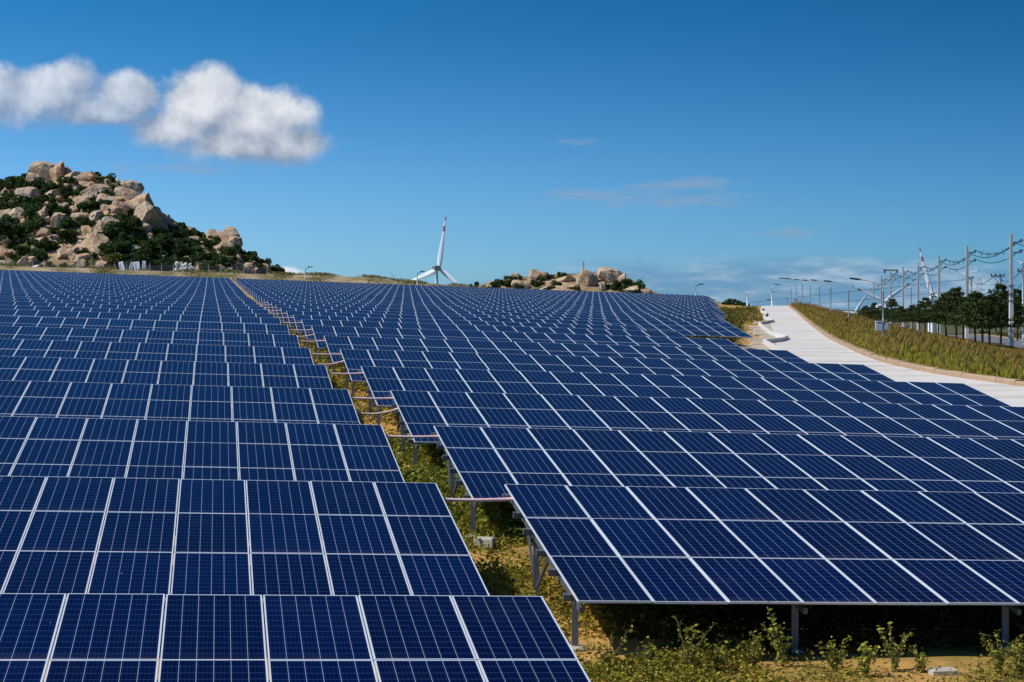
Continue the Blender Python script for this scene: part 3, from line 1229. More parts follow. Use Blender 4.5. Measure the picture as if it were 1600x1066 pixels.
# second line of slim steel poles with cross arms beyond the road
def arm_pole(px, yt, yb, d, hw_px, label, brace=True):
    p = at(px, yb, d)
    H = (yb - yt) / F * d
    root = empty('crossarm_pole', (p.x, p.y, p.z - 3))
    tag(root, label, 'utility pole', 'crossarm poles beyond the trees')
    b = MB()
    b.tube([(0, 0, 0), (0, 0, H + 3)], [0.2, 0.14], 8)
    b.obj('pole', M['steel'], root, True)
    hw = hw_px / F * d
    b = MB()
    b.box(-hw, hw * 0.35, -0.08, 0.08, H + 2.6, H + 2.78)
    if brace:
        b.tube([(-hw * 0.7, 0, H + 2.6), (0, 0, H + 1.0)], 0.06, 4)
    b.obj('crossarm', M['galv'], root)
    for q in (-0.95, -0.5, -0.1, 0.3):
        b = MB()
        b.tube([(hw * q, 0, H + 2.781), (hw * q, 0, H + 3.15)], 0.11, 6)
        b.obj('insulator', M['dark'], root)
    return p, H


pp = []
for (px, yt, yb, d, hw, lab) in ((1564, 429, 466, 300, 16, 'slim utility pole with braced crossarm between tall concrete poles'),
                                (1518, 433, 462, 360, 9, 'small utility pole with crossarm left of the lattice mast'),
                                (1606, 421, 466, 255, 16, 'utility pole with crossarm at the right picture edge')):
    p, H = arm_pole(px, yt, yb, d, hw, lab)
    pp.append(Vector((p.x - 0.9, p.y, p.z + H + 0.1)))
pp.sort(key=lambda v: v.y)
for dz, nm in ((0.0, 'upper'), (-2.2, 'lower')):
    root = empty('far_cable', pp[0])
    tag(root, '%s thin cable strung between the slim crossarm poles beyond the trees' % nm, 'cable', 'far cables')
    b = MB()
    pts = []
    for A, B in zip(pp[:-1], pp[1:]):
        for k in range(10):
            f = k / 10
            pts.append(A.lerp(B, f) + Vector((0, 0, dz - 4 * f * (1 - f) * 1.6)) - pp[0])
    pts.append(pp[-1] + Vector((-30, 110, -5 + dz)) - pp[0])
    b.tube(pts, 0.05, 4, cap=False)
    b.obj('cable', M['wire'], root)

# lattice mast
p = at(1530, 466, 420)
root = empty('lattice_mast', (p.x, p.y, p.z - 4))
tag(root, 'white lattice mast with short crossbars over the roadside trees', 'mast')
b = MB()
Hm = 9.0
for sx in (-1, 1):
    for sy in (-1, 1):
        b.tube([(sx * 0.9, sy * 0.9, 0), (sx * 0.35, sy * 0.35, Hm)], 0.09, 4)
for k in range(8):
    z0, z1 = k * Hm / 8, (k + 1) * Hm / 8
    w0, w1 = 0.9 - 0.55 * k / 8, 0.9 - 0.55 * (k + 1) / 8
    b.tube([(-w0, -w0, z0), (w1, -w1, z1)], 0.06, 4)
    b.tube([(w0, -w0, z0), (-w1, -w1, z1)], 0.06, 4)
b.obj('lattice', M['steel'], root)
for z in (4.9, 6.0, 7.2):
    b = MB()
    b.box(-1.5, 1.5, -0.1, 0.1, z, z + 0.2)
    b.obj('crossbar', M['white'], root)


# twin armed lamps on the asphalt road
def twin_lamp(px, yt, d, half, label):
    x = (px - CX) / F * d
    z0 = gz(x, d)
    zt = (YH - yt) / F * d
    H = zt - z0
    root = empty('twin_arm_lamp', (x, d, z0))
    tag(root, label, 'street lamp', 'twin armed lamps on the asphalt road')
    b = MB()
    b.tube([(0, 0, 0), (0, 0, H - 0.5)], [0.14, 0.09], 8)
    b.obj('pole', M['white'], root, True)
    for sgn in (-1, 1):
        b = MB()
        b.tube([(0, 0, H - 0.6), (sgn * half * 0.5, 0, H - 0.2), (sgn * half * 0.8, 0, H)], 0.05, 6)
        b.obj('arm', M['white'], root, True)
        b = MB()
        vs = []
        for (q, hw, zt_, zb_) in ((0.78, 0.08, 0.05, -0.04), (0.9, 0.17, 0.13, -0.05), (1.08, 0.10, 0.12, 0.0)):
            xx = sgn * half * q
            vs += [(xx, -hw, H + zb_), (xx, hw, H + zb_), (xx, hw, H + zt_), (xx, -hw, H + zt_)]
        fs = []
        for r in range(2):
            for k in range(4):
                fs.append((r * 4 + k, r * 4 + (k + 1) % 4, r * 4 + 4 + (k + 1) % 4, r * 4 + 4 + k))
        fs += [(3, 2, 1, 0), (8, 9, 10, 11)]
        b.add(vs, fs)
        b.obj('lamp_head', M['white'], root)


twin_lamp(1598.5, 404, 205, 1.8, 'twin armed white street lamp at the right edge behind the tallest pole')
twin_lamp(1509, 423, 262, 1.9, 'twin armed white street lamp behind the second concrete pole')
twin_lamp(1451, 435, 325, 2.0, 'twin armed white street lamp behind the upright turbine blade')
twin_lamp(1424, 446, 380, 2.0, 'farthest twin armed street lamp above the dark trees')


# ------------------------------------------------------------------ foliage makers
def leaf_quads(cent, size, rg, flat=0.0, aspect=0.55):
    """random leaf shaped quads (diamonds) round the given centres"""
    n = len(cent)
    a = rg.normal(size=(n, 3))
    a[:, 2] *= (1 - flat)
    a /= np.linalg.norm(a, axis=1, keepdims=True)
    r = rg.normal(size=(n, 3))
    r[:, 2] *= (1 - flat)
    b = np.cross(a, r)
    b /= np.linalg.norm(b, axis=1, keepdims=True) + 1e-9
    sz = (size * rg.uniform(0.6, 1.35, n))[:, None]
    return np.stack([cent - a * sz, cent + b * sz * aspect, cent + a * sz, cent - b * sz * aspect], 1)


def shade_cols(n, rg, lo, hi):
    f = rg.random(n)[:, None] ** 1.3
    return np.array(lo) * (1 - f) + np.array(hi) * f


def shrub_me(seed, lo, hi, n=1150, leaf=0.105):
    """unit shrub about 2 wide, 1.6 high: uneven lobes of leaf faces with gaps"""
    rg = np.random.default_rng(seed)
    lob = rg.integers(6, 10)
    cs = np.stack([rg.uniform(-0.75, 0.75, lob), rg.uniform(-0.7, 0.7, lob), rg.uniform(0.15, 1.15, lob)], 1)
    rr = rg.uniform(0.28, 0.52, lob)
    cs[:, 2] = np.maximum(0.2, cs[:, 2] - 0.5 * (cs[:, 0] ** 2 + cs[:, 1] ** 2))
    idx = rg.integers(0, lob, n)
    dv = rg.normal(size=(n, 3))
    dv /= np.linalg.norm(dv, axis=1, keepdims=True)
    cent = cs[idx] + dv * (rr[idx] * rg.uniform(0.55, 1.05, n) ** 0.5)[:, None]
    cent[:, 2] = np.maximum(cent[:, 2], 0.0)
    q = leaf_quads(cent, leaf, rg, 0.3, 0.75)
    lobf = rg.uniform(0.75, 1.25, lob)
    col = shade_cols(n, rg, lo, hi) * lobf[idx][:, None]
    return quads_mesh('foliage', q, M['leaf'], col)


SHRUB = [shrub_me(100 + k, (0.020, 0.040, 0.012), (0.095, 0.150, 0.040)) for k in range(6)]
SHRUB_Y = [shrub_me(140 + k, (0.06, 0.07, 0.015), (0.22, 0.20, 0.05)) for k in range(2)]


def rock_me(seed, sub=4):
    import bmesh
    bm = bmesh.new()
    bmesh.ops.create_icosphere(bm, subdivisions=sub, radius=1.0)
    rg = np.random.default_rng(seed)
    v = np.array([p.co for p in bm.verts])
    npl = rg.integers(12, 18)
    nn = rg.normal(size=(npl, 3))
    nn[: npl // 2] = np.round(nn[: npl // 2])          # joints tend to run square to each other
    nn += rg.normal(size=nn.shape) * 0.12
    nn /= np.linalg.norm(nn, axis=1, keepdims=True)
    dd = rg.uniform(0.55, 0.88, npl)
    for k in range(npl):
        pr = v @ nn[k]
        over = np.clip(pr - dd[k], 0, None)
        v = v - over[:, None] * nn[k]
    for f, a in ((3.3, 0.02), (7.1, 0.016), (13.0, 0.012)):
        ph = rg.uniform(0, 6, 3)
        v = v * (1 + a * (np.sin(v[:, :1] * f + ph[0]) + np.sin(v[:, 1:2] * f + ph[1]) + np.sin(v[:, 2:3] * f * 1.2 + ph[2])))
    v *= 1.18
    for p, c in zip(bm.verts, v):
        p.co = c
    me = bpy.data.meshes.new('rock')
    bm.to_mesh(me)
    bm.free()
    me.materials.append(M['rock'])
    me.polygons.foreach_set('use_smooth', np.ones(len(me.polygons), dtype=bool))
    try:
        me.set_sharp_from_angle(angle=R(20))
    except Exception:
        pass
    return me


ROCK = [rock_me(200 + k) for k in range(9)]


def boulder(loc, size, seed, label, group, parent=None, rz=None):
    rr = random.Random(seed)
    o = link('boulder', ROCK[seed % len(ROCK)])
    o.location = loc
    o.scale = size
    o.rotation_euler = (rr.uniform(-0.25, 0.25), rr.uniform(-0.25, 0.25), rr.uniform(0, 6.28) if rz is None else rz)
    tag(o, label, 'boulder', group)
    return o


# ------------------------------------------------------------------ the big rocky hill on the left
HX = [-420, -300, -60, 0, 30, 60, 100, 150, 185, 205, 235, 262, 300, 330, 372, 382, 400, 430, 445, 470]
HY = [300, 262, 288, 291, 281, 276, 276, 277, 279, 294, 320, 342, 364, 372, 378, 398, 411, 425, 432, 437]
D0, D1 = 408.0, 500.0                     # foot and ridge of the hill
FOOT_PX = 427.0


def hill_surface(px, f):
    """px: photo column, f: 0 at the foot, 1 at the ridge -> world point on the slope"""
    d = D0 + (D1 - D0) * f
    yt = np.interp(px, HX, HY)
    yb = np.interp(px, [-420, 0, 400, 470], [408, 422, 433, 438])
    prof = 0.55 * f + 0.45 * (1 - (1 - f) ** 2)
    zt = (YH - yt) / F * D1
    zb = (YH - yb) / F * D0 - 1.5
    x = (px - CX) / F * (D0 + (D1 - D0) * f)
    z = zb + (zt - zb) * prof
    am = np.minimum(1.0, (zt - zb) / 14.0) * np.sin(np.pi * np.clip(f, 0, 1)) ** 0.5
    z = z + am * (1.3 * wob(x, d, 0.16, 3) + 0.7 * wob(x, d, 0.5, 8))
    return x, d, z


def big_hill():
    cols = np.linspace(-420, 470, 300)
    fr = np.concatenate([[-0.05], np.linspace(0, 1, 92), [1.03, 1.06, 1.2, 1.5, 2.0]])
    rg = np.random.default_rng(77)
    ns = 520
    sp = np.stack([rg.uniform(-420, 470, ns), rg.uniform(0, 1.05, ns)], 1)
    sw = np.array([1 / 9.0, 1 / 0.055])
    off = rg.uniform(-0.9, 1.3, ns)
    gx, gf = rg.normal(size=ns) * 0.5, rg.normal(size=ns) * 0.35
    vs = []
    for f in fr:
        ff = min(max(f, 0.0), 1.0)
        x, d, z = hill_surface(cols, ff)
        jx = cols + 4 * np.sin(ff * 37 + cols * 0.11)
        u = (jx[:, None] - sp[None, :, 0]) * sw[0]
        w_ = np.repeat((min(f, 1.06) - sp[None, :, 1]) * sw[1], len(cols), axis=0)
        r2 = u * u + w_ * w_
        o = np.argsort(r2, axis=1)[:, :2]
        ix = np.arange(len(cols))
        k0, k1 = o[:, 0], o[:, 1]
        edge = np.sqrt(r2[ix, k1]) - np.sqrt(r2[ix, k0])
        blk = off[k0] + gx[k0] * u[ix, k0] + gf[k0] * w_[ix, k0] - 0.9 * np.exp(-(edge / 0.14) ** 2)
        am = np.clip((np.interp(cols, HX, 427 - np.array(HY)) - 8) / 60.0, 0.1, 1.0) * np.clip(ff * 4, 0, 1)
        z = z + blk * am * 0.85
        if f > 1:
            d = D1 + (f - 1) * 90
            x = (cols - CX) / F * d
            z = z - (f - 1) * 42
        if f < 0:
            z = z - 3
            d = D0 - 5
        vs.append(np.stack([x, np.full_like(cols, d), z], 1))
    vs = np.concatenate(vs)
    n = len(cols)
    r, c = np.meshgrid(np.arange(len(fr) - 1), np.arange(n - 1), indexing='ij')
    a = (r * n + c).ravel()
    fs = np.stack([a, a + 1, a + n + 1, a + n], 1)
    me = mesh('rocky_hill', vs.tolist(), fs.tolist(), M['hill'], smooth=True)
    me.set_sharp_from_angle(angle=R(32))
    tag(link('rocky_hill', me), kind='structure')


big_hill()


def find_f(px, py):
    """fraction up the slope at which the hill shows at this photo row"""
    fs = np.linspace(0, 1, 101)
    x, d, z = hill_surface(np.full(101, float(px)), fs)
    y = YH - z / d * F
    k = int(np.argmin(np.abs(y - py)))
    return fs[k]


def on_hill(px, py):
    return Vector([float(q) for q in hill_surface(px, find_f(px, py))])


hero = [
    # px, py (centre), half width, half height in pixels, seed, label
    (69, 267, 19, 17, 1, 'blocky boulder crowning the top of the left hill'),
    (88, 272, 14, 17, 3, 'orange faced boulder leaning right of the summit block'),
    (52, 286, 12, 10, 2, 'rounded pale boulder below the summit shrubs'),
    (45, 304, 15, 13, 5, 'big square boulder with white rubble on its left'),
    (105, 272, 7, 12, 4, 'narrow upright boulder right of the summit pair'),
    (118, 277, 13, 8, 6, 'flat boulder on the ridge under a small tree'),
    (135, 277, 14, 7, 7, 'wide pale slab on the ridge right of the summit'),
    (152, 302, 22, 9, 0, 'long pale slab in the middle of the upper slope'),
    (170, 314, 20, 8, 8, 'stepped slab below the long pale slab'),
    (205, 296, 15, 14, 1, 'dark edged block on the right shoulder of the ridge'),
    (196, 312, 20, 12, 2, 'smooth sloping slab under the ridge shoulder'),
    (214, 322, 22, 17, 3, 'broad cracked dome boulder high on the right shoulder'),
    (226, 338, 17, 24, 4, 'tall orange cliff boulder on the right shoulder'),
    (243, 346, 14, 22, 6, 'shadowed brown cliff boulder right of the orange one'),
    (255, 353, 9, 15, 7, 'thin steep boulder at the end of the cliff'),
    (345, 361, 17, 9, 5, 'square block topping the outcrop at the hill\'s right end'),
    (333, 362, 12, 8, 8, 'low tan block left on the right end outcrop'),
    (357, 376, 16, 15, 0, 'large square cliff block of the right end outcrop'),
    (366, 384, 9, 16, 1, 'dark shadowed block at the right edge of the outcrop'),
    (353, 391, 12, 9, 2, 'orange block at the foot of the outcrop'),
    (65, 337, 10, 13, 3, 'upright pinkish boulder amid the left slope shrubs'),
    (113, 331, 10, 10, 4, 'round topped boulder with a dark right side mid slope'),
    (101, 329, 8, 12, 5, 'cream boulder beside the round topped one'),
    (154, 342, 11, 13, 6, 'pale pillar boulder in the middle of the slope'),
    (10, 338, 13, 9, 7, 'flat grey boulder at the left picture edge'),
    (155, 381, 12, 13, 8, 'brown boulder above the sandy foot of the hill'),
    (155, 362, 8, 12, 0, 'white pointed boulder mid slope'),
    (92, 347, 10, 14, 1, 'grey steep boulder under the mid slope shrubs'),
    (185, 328, 12, 9, 2, 'grey boulder under the long slab'),
    (180, 350, 10, 9, 4, 'small white boulder group member above the green belt'),
    (2, 316, 9, 10, 5, 'pale boulder cut by the left picture edge'),
    (86, 305, 11, 9, 6, 'pale grey boulder between dark shrubs high on the left'),
    (325, 402, 8, 8, 7, 'white boulder in the shrubs left of the outcrop'),
    (315, 393, 7, 7, 8, 'small pale boulder in the shrubs of the right slope'),
    (338, 388, 12, 7, 3, 'sloping pale slab under the outcrop'),
    (412, 421, 9, 6, 0, 'tan boulder at the right foot of the hill'),
    (285, 372, 9, 9, 1, 'brown boulder on the ridge line before the outcrop'),
    (268, 362, 8, 10, 2, 'weathered tan boulder on the falling ridge'),
]
for (px, py, hw, hh, sd, lab) in hero:
    p = on_hill(px, py + hh * 0.35)
    k = p.y / F
    boulder((p.x, p.y - hw * k * 0.2, p.z + hh * k * 0.20), (hw * k * 1.42, hw * k * 1.2, hh * k * 1.36), sd, lab, 'named boulders on the left hill')

rr = random.Random(11)
for k in range(150):
    px = rr.uniform(-20, 430)
    if k % 3 == 0:
        px = rr.uniform(0, 230)
    yt = float(np.interp(px, HX, HY))
    py = yt + (426 - yt) * (rr.random() ** 0.9) * 0.97 + 2
    p = on_hill(px, py)
    s = rr.uniform(0.35, 1.0) ** 2 * 1.9 + 0.45
    if px > 250:
        s *= 0.75
    wh = 'upper left slope' if px < 140 and py < 350 else 'lower left slope' if px < 140 else 'middle slope' if px < 250 else 'right slope'
    boulder((p.x, p.y, p.z + s * 0.15), (s * rr.uniform(0.8, 1.4), s, s * rr.uniform(0.6, 1.0)), k, 'small granite boulder among the shrubs on the %s of the left hill' % wh, 'small boulders, ' + wh)


def shrub(loc, s, seed, label, group, yellow=False, sz=None):
    rq = random.Random(seed)
    me = (SHRUB_Y if yellow else SHRUB)[seed % (2 if yellow else 6)]
    o = link('shrub', me)
    o.location = loc
    o.scale = (s * rq.uniform(0.85, 1.35), s, s * (sz or rq.uniform(0.75, 1.05)))
    o.rotation_euler = (0, 0, rq.uniform(0, 6.28))
    tag(o, label, 'shrub', group)


# shrub belts: (px range, py range, count, size)
belts = [((-30, 60), (280, 300), 9, 2.1, 'left of the summit block'), ((0, 40), (300, 335), 10, 2.0, 'at the upper left edge'), ((60, 110), (285, 305), 8, 1.8, 'just under the summit boulders'),
         ((95, 175), (300, 330), 19, 2.0, 'below the long pale slab'), ((30, 100), (318, 345), 13, 2.1, 'around the upright pinkish boulder'), ((95, 160), (335, 360), 11, 1.8, 'under the round topped boulder'),
         ((-10, 110), (350, 378), 14, 2.3, 'in the band across the left lower slope'), ((30, 130), (380, 405), 11, 1.8, 'on the dry lower left slope'), ((170, 215), (330, 375), 12, 1.9, 'left of the orange cliff'),
         ((165, 300), (365, 412), 44, 2.2, 'in the green belt below the orange cliff'), ((270, 400), (388, 424), 31, 2.1, 'in the green skirt below the right end outcrop'), ((250, 320), (350, 385), 10, 1.8, 'under the falling ridge'),
         ((300, 345), (368, 392), 8, 1.8, 'left of the right end outcrop'), ((170, 260), (408, 420), 8, 1.8, 'behind the white slabs at the foot'), ((385, 432), (412, 428), 8, 1.8, 'at the tapering right foot'),
         ((0, 160), (400, 420), 9, 1.2, 'low down behind the wire fence')]
rr = random.Random(5)
kk = 0
for (xr, yr, n, s, wh) in belts:
    for _ in range(n):
        px, py = rr.uniform(*xr), rr.uniform(*yr)
        py = max(py, float(np.interp(px, HX, HY)) + 3)
        p = on_hill(px, py)
        shrub((p.x, p.y - 0.5, p.z - 0.3), s * 1.13 * rr.uniform(0.7, 1.25), kk, 'dark green shrub of the left hill, ' + wh, 'left hill shrubs ' + wh)
        kk += 1


# trees and shrubs standing on the ridge against the sky
for j, (px, py, w, lab) in enumerate(((147, 279, 2.0, 'dark round tree on the ridge of the left hill'), (172, 283, 2.2, 'dark bushy tree at the right end of the ridge top'),
                                     (160, 284, 1.6, 'low bush between two ridge trees'), (115, 276, 1.2, 'small bush on the flat ridge boulder'), (128, 279, 0.9, 'tiny bush on the ridge slabs'),
                                     (272, 360, 2.6, 'dense tree on the falling ridge of the left hill'), (282, 370, 2.2, 'dense lower tree on the falling ridge'), (258, 342, 1.2, 'bush at the cliff top'),
                                     (200, 295, 1.6, 'bush on the ridge shoulder between blocks'), (40, 282, 2.4, 'broad bush left of the summit block'), (25, 288, 2.4, 'broad bush at the upper left of the hill'),
                                     (310, 362, 1.0, 'small bush left of the right end outcrop'), (192, 300, 1.2, 'low bush on the shoulder slabs'))):
    p = on_hill(px, py)
    shrub((p.x, p.y, p.z - 0.4), w, 300 + j, lab, 'ridge bushes', sz=w * 0.45 + 0.1 if False else None)

for j, (px, py, w) in enumerate(((186, 412, 2.3), (178, 415, 1.5))):
    p = on_hill(px, py)
    shrub((p.x, p.y - 2, p.z - 0.3), w, 330 + j, ['yellow green bush behind the white slabs', 'smaller yellow green bush left of the white slabs'][j], 'pale bushes', True)
p = on_hill(222, 415)
shrub((p.x, p.y - 3, p.z - 0.4), 2.6, 341, 'dark round bush behind the white slabs', 'bushes at the hill foot')

# ------------------------------------------------------------------ small rocky hill in the middle
HX2 = [720, 745, 770, 800, 840, 880, 930, 960, 985, 1005, 1020, 1035]
HY2 = [452, 447, 439, 434, 430, 428, 428, 428, 436, 447, 456, 460]
E0, E1 = 452.0, 486.0


def hill2(px, f):
    d = E0 + (E1 - E0) * f
    yt = np.interp(px, HX2, HY2)
    zb = (YH - 468) / F * E0
    zt = (YH - yt) / F * E1
    x = (px - CX) / F * d
    z = zb + (zt - zb) * (1 - (1 - f) ** 1.6)
    return x, d, z + 0.35 * wob(x, d, 0.5, 2) * np.sin(np.pi * np.clip(f, 0, 1))


cols = np.linspace(715, 1040, 70)
vs = []
fr = list(np.linspace(0, 1, 14)) + [1.3, 2.2]
for f in fr:
    x, d, z = hill2(cols, min(f, 1.0))
    if f > 1:
        d = E1 + (f - 1) * 40
        z = z - (f - 1) * 14
    vs.append(np.stack([x, np.full_like(cols, d), z], 1))
vs = np.concatenate(vs)
n = len(cols)
fs = [(r * n + c, r * n + c + 1, r * n + n + c + 1, r * n + n + c) for r in range(len(fr) - 1) for c in range(n - 1)]
tag(link('small_rocky_hill', mesh('small_rocky_hill', vs.tolist(), fs, M['hill'], smooth=True)), kind='structure')


def on_hill2(px, py):
    ff = np.linspace(0, 1, 61)
    x, d, z = hill2(np.full(61, float(px)), ff)
    k = int(np.argmin(np.abs(YH - z / d * F - py)))
    return Vector([float(q[k]) if np.ndim(q) else float(q) for q in (x, d, z)])


hero2 = [(950, 430, 21, 12, 1, 'large pale rounded boulder topping the small hill'), (962, 430, 8, 11, 4, 'shaded right half of the split summit boulder'), (934, 433, 13, 8, 5, 'low shoulder boulder left of the big summit boulder'), (913, 439, 14, 13, 2, 'tan dome boulder in the middle of the small hill'),
         (926, 440, 7, 11, 7, 'leaning slab right of the tan dome boulder'), (972, 438, 7, 11, 3, 'upright shaded boulder right of the summit boulder'),
         (886, 437, 14, 5, 6, 'flat pale slab left of the tan dome'), (834, 432, 12, 9, 8, 'pale rounded boulder on the left part of the small hill'), (846, 433, 8, 6, 0, 'small pale boulder beside it on the ridge'),
         (812, 445, 16, 7, 1, 'wide pink slab low on the small hill'), (768, 446, 8, 5, 2, 'pale boulder at the left foot of the small hill'),
         (942, 448, 7, 9, 5, 'narrow pale boulder low on the small hill'), (982, 453, 18, 5, 3, 'long pale slab at the right foot of the small hill'), (880, 453, 24, 4, 4, 'low pale slab at the front foot of the small hill'),
         (855, 452, 10, 4, 6, 'low boulder at the front foot beside the slab'), (1008, 456, 9, 5, 7, 'tan boulder at the right end of the small hill'), (997, 445, 5, 4, 8, 'small white boulder on the right slope of the small hill'),
         (804, 433, 9, 5, 0, 'pale boulder on the left ridge of the small hill')]
for (px, py, hw, hh, sd, lab) in hero2:
    p = on_hill2(px, py + hh * 0.4)
    k = p.y / F
    boulder((p.x, p.y - hw * k * 0.3, p.z + hh * k * 0.35), (hw * k * 1.12, hw * k * 0.9, hh * k * 1.15), sd, lab, 'boulders on the small hill')
rr = random.Random(21)
for k in range(44):
    px = rr.choice([rr.uniform(755, 1010), rr.uniform(845, 905), rr.uniform(960, 1008), rr.uniform(775, 812)])
    yt = float(np.interp(px, HX2, HY2))
    p = on_hill2(px, yt + rr.uniform(1, 26))
    shrub((p.x, p.y - 1.0, p.z - 0.3), rr.uniform(0.9, 1.75), k + 7, 'dark green shrub among the boulders of the small hill', 'shrubs on the small hill')
p = at(741, 450, 445)
shrub((p.x, p.y, p.z - 0.2), 1.5, 3, 'lone dark bush left of the small rocky hill', 'bushes at the hill foot')
p = at(912, 418, 470)
b = MB()
b.tube([(0, 0, -4), (0, 0, 1.6)], 0.12, 6)
b.box(-0.35, 0.35, -0.1, 0.1, 0.9, 1.0)
o = b.obj('red_marker_post', M['red'])
o.location = p
tag(o, 'small red marker post above the tan dome boulder', 'post')

# ------------------------------------------------------------------ fence, slabs and rubble at the hill's foot
def hill_fence():
    root = empty('chain_fence', (-100, 380, 8))
    tag(root, 'thin wire fence on pale posts along the foot of the left hill', 'fence')
    o0 = Vector(root.location)
    pts = []
    for px in np.arange(-40, 420, 18.3):
        yb = np.interp(px, [-40, 0, 200, 420], [420, 421, 428, 433])
        pts.append(at(px, yb, 380 - px * 0.05) - o0)
    for p in pts:
        b = MB()
        b.tube([p + Vector((0, 0, -0.6)), p + Vector((0, 0, 2.0)), p + Vector((0, -0.35, 2.35))], 0.06, 5)
        b.obj('post', M['polecon'], root)
    for a, c in zip(pts[:-1], pts[1:]):
        b = MB()
        for z in np.arange(0.15, 2.0, 0.3):
            b.tube([a + Vector((0, 0, z)), c + Vector((0, 0, z))], 0.014, 3, cap=False)
        for f in np.linspace(0.05, 0.95, 14):
            q = a.lerp(c, f)
            b.tube([q + Vector((0, 0, 0.1)), q + Vector((0, 0, 1.95))], 0.012, 3, cap=False)
        tag(b.obj('wire_mesh', M['galv'], root), kind='stuff')


hill_fence()
for j, (px, w, lean, lab) in enumerate(((192, 7, -0.22, 'leftmost of four white concrete slabs at the hill foot, leaning'), (204, 6, 0.25, 'second white concrete slab from the left at the hill foot'),
                                       (215, 8, -0.10, 'widest white concrete slab at the hill foot, third from left'), (225, 5, 0.02, 'tallest upright white slab at the hill foot'))):
    p = at(px, 430, 358)
    h = [1.75, 1.65, 1.85, 2.1][j] + 0.25
    hw = w / F * 362 / 2
    b = MB()
    b.box(-hw, hw, -0.25, 0.25, -0.6, h)
    b.box(-hw * 0.8, -hw * 0.5, -0.34, -0.251, -0.6, h * 0.9)
    o = b.obj('concrete_slab', M['white'])
    o.location = (p.x, p.y, gz(p.x, p.y) - 0.05)
    o.rotation_euler = (0, lean, 0.5 * lean)
    tag(o, lab, 'concrete slab', 'white slabs at the hill foot')

_p = at(287, 431.5, 357)
root = empty('rubble_pile', (_p.x, _p.y, gz(_p.x, _p.y)))
tag(root, 'heap of white broken rubble stones at the hill foot', 'rubble')
rr = random.Random(3)
for k in range(90):
    fx = rr.uniform(-1.6, 2.2)
    hmax = 2.0 if fx < 0.4 else 2.0 - (fx - 0.4) * 0.7
    o = link('stone', ROCK[k % 9], root)
    s = rr.uniform(0.16, 0.34)
    o.location = (fx, rr.uniform(-0.5, 0.6), rr.random() * hmax)
    o.scale = (s * 1.3, s, s)
    o.rotation_euler = (rr.uniform(0, 6), rr.uniform(0, 6), rr.uniform(0, 6))
M['rubble'] = plain('pale_rubble', (0.62, 0.58, 0.53), 0.95, 0, 0.3, 1.5, 0.1)
rub_meshes = []
for r_ in ROCK:
    c_ = r_.copy()
    c_.materials.clear()
    c_.materials.append(M['rubble'])
    rub_meshes.append(c_)
for k, o in enumerate(root.children):
    o.data = rub_meshes[k % 9]
for j, (px, py, w) in enumerate(((250, 430, 6), (240, 431, 4), (262, 431, 5), (150, 425, 5), (55, 418, 9), (48, 419, 5), (395, 431, 7), (405, 430, 5))):
    p = at(px, py, 364)
    k = 364 / F
    o = boulder(p, (w * k, w * k * 0.7, w * k * 0.4), j + 2, 'low pale stone lying on the bank at the hill foot', 'stones on the bank')
    o.data = rub_meshes[j]

# low scrub along the bank behind the field (ground cover, uncounted)
rg = np.random.default_rng(44)
n = 42000
px = rg.uniform(-60, 760, n)
dd = rg.uniform(336, 372, n)
X = (px - CX) / F * dd
keep = (np.sin(px * 0.09) + np.sin(px * 0.041 + 1.0) + rg.normal(size=n) * 0.6 + (dd - 362) * 0.05) > 0.15
X, dd = X[keep], dd[keep]
Z = ground_z(X, dd)
cent = np.stack([X, dd, Z + rg.uniform(0.0, 0.55, len(X))], 1)
q = leaf_quads(cent, 0.19, rg, 0.2, 0.5)
tag(link('bank_scrub', quads_mesh('bank_scrub', q, M['leaf'], shade_cols(len(X), rg, (0.07, 0.075, 0.02), (0.28, 0.24, 0.09)))), 'low dry scrub along the sandy bank behind the field', 'scrub', kind='stuff')


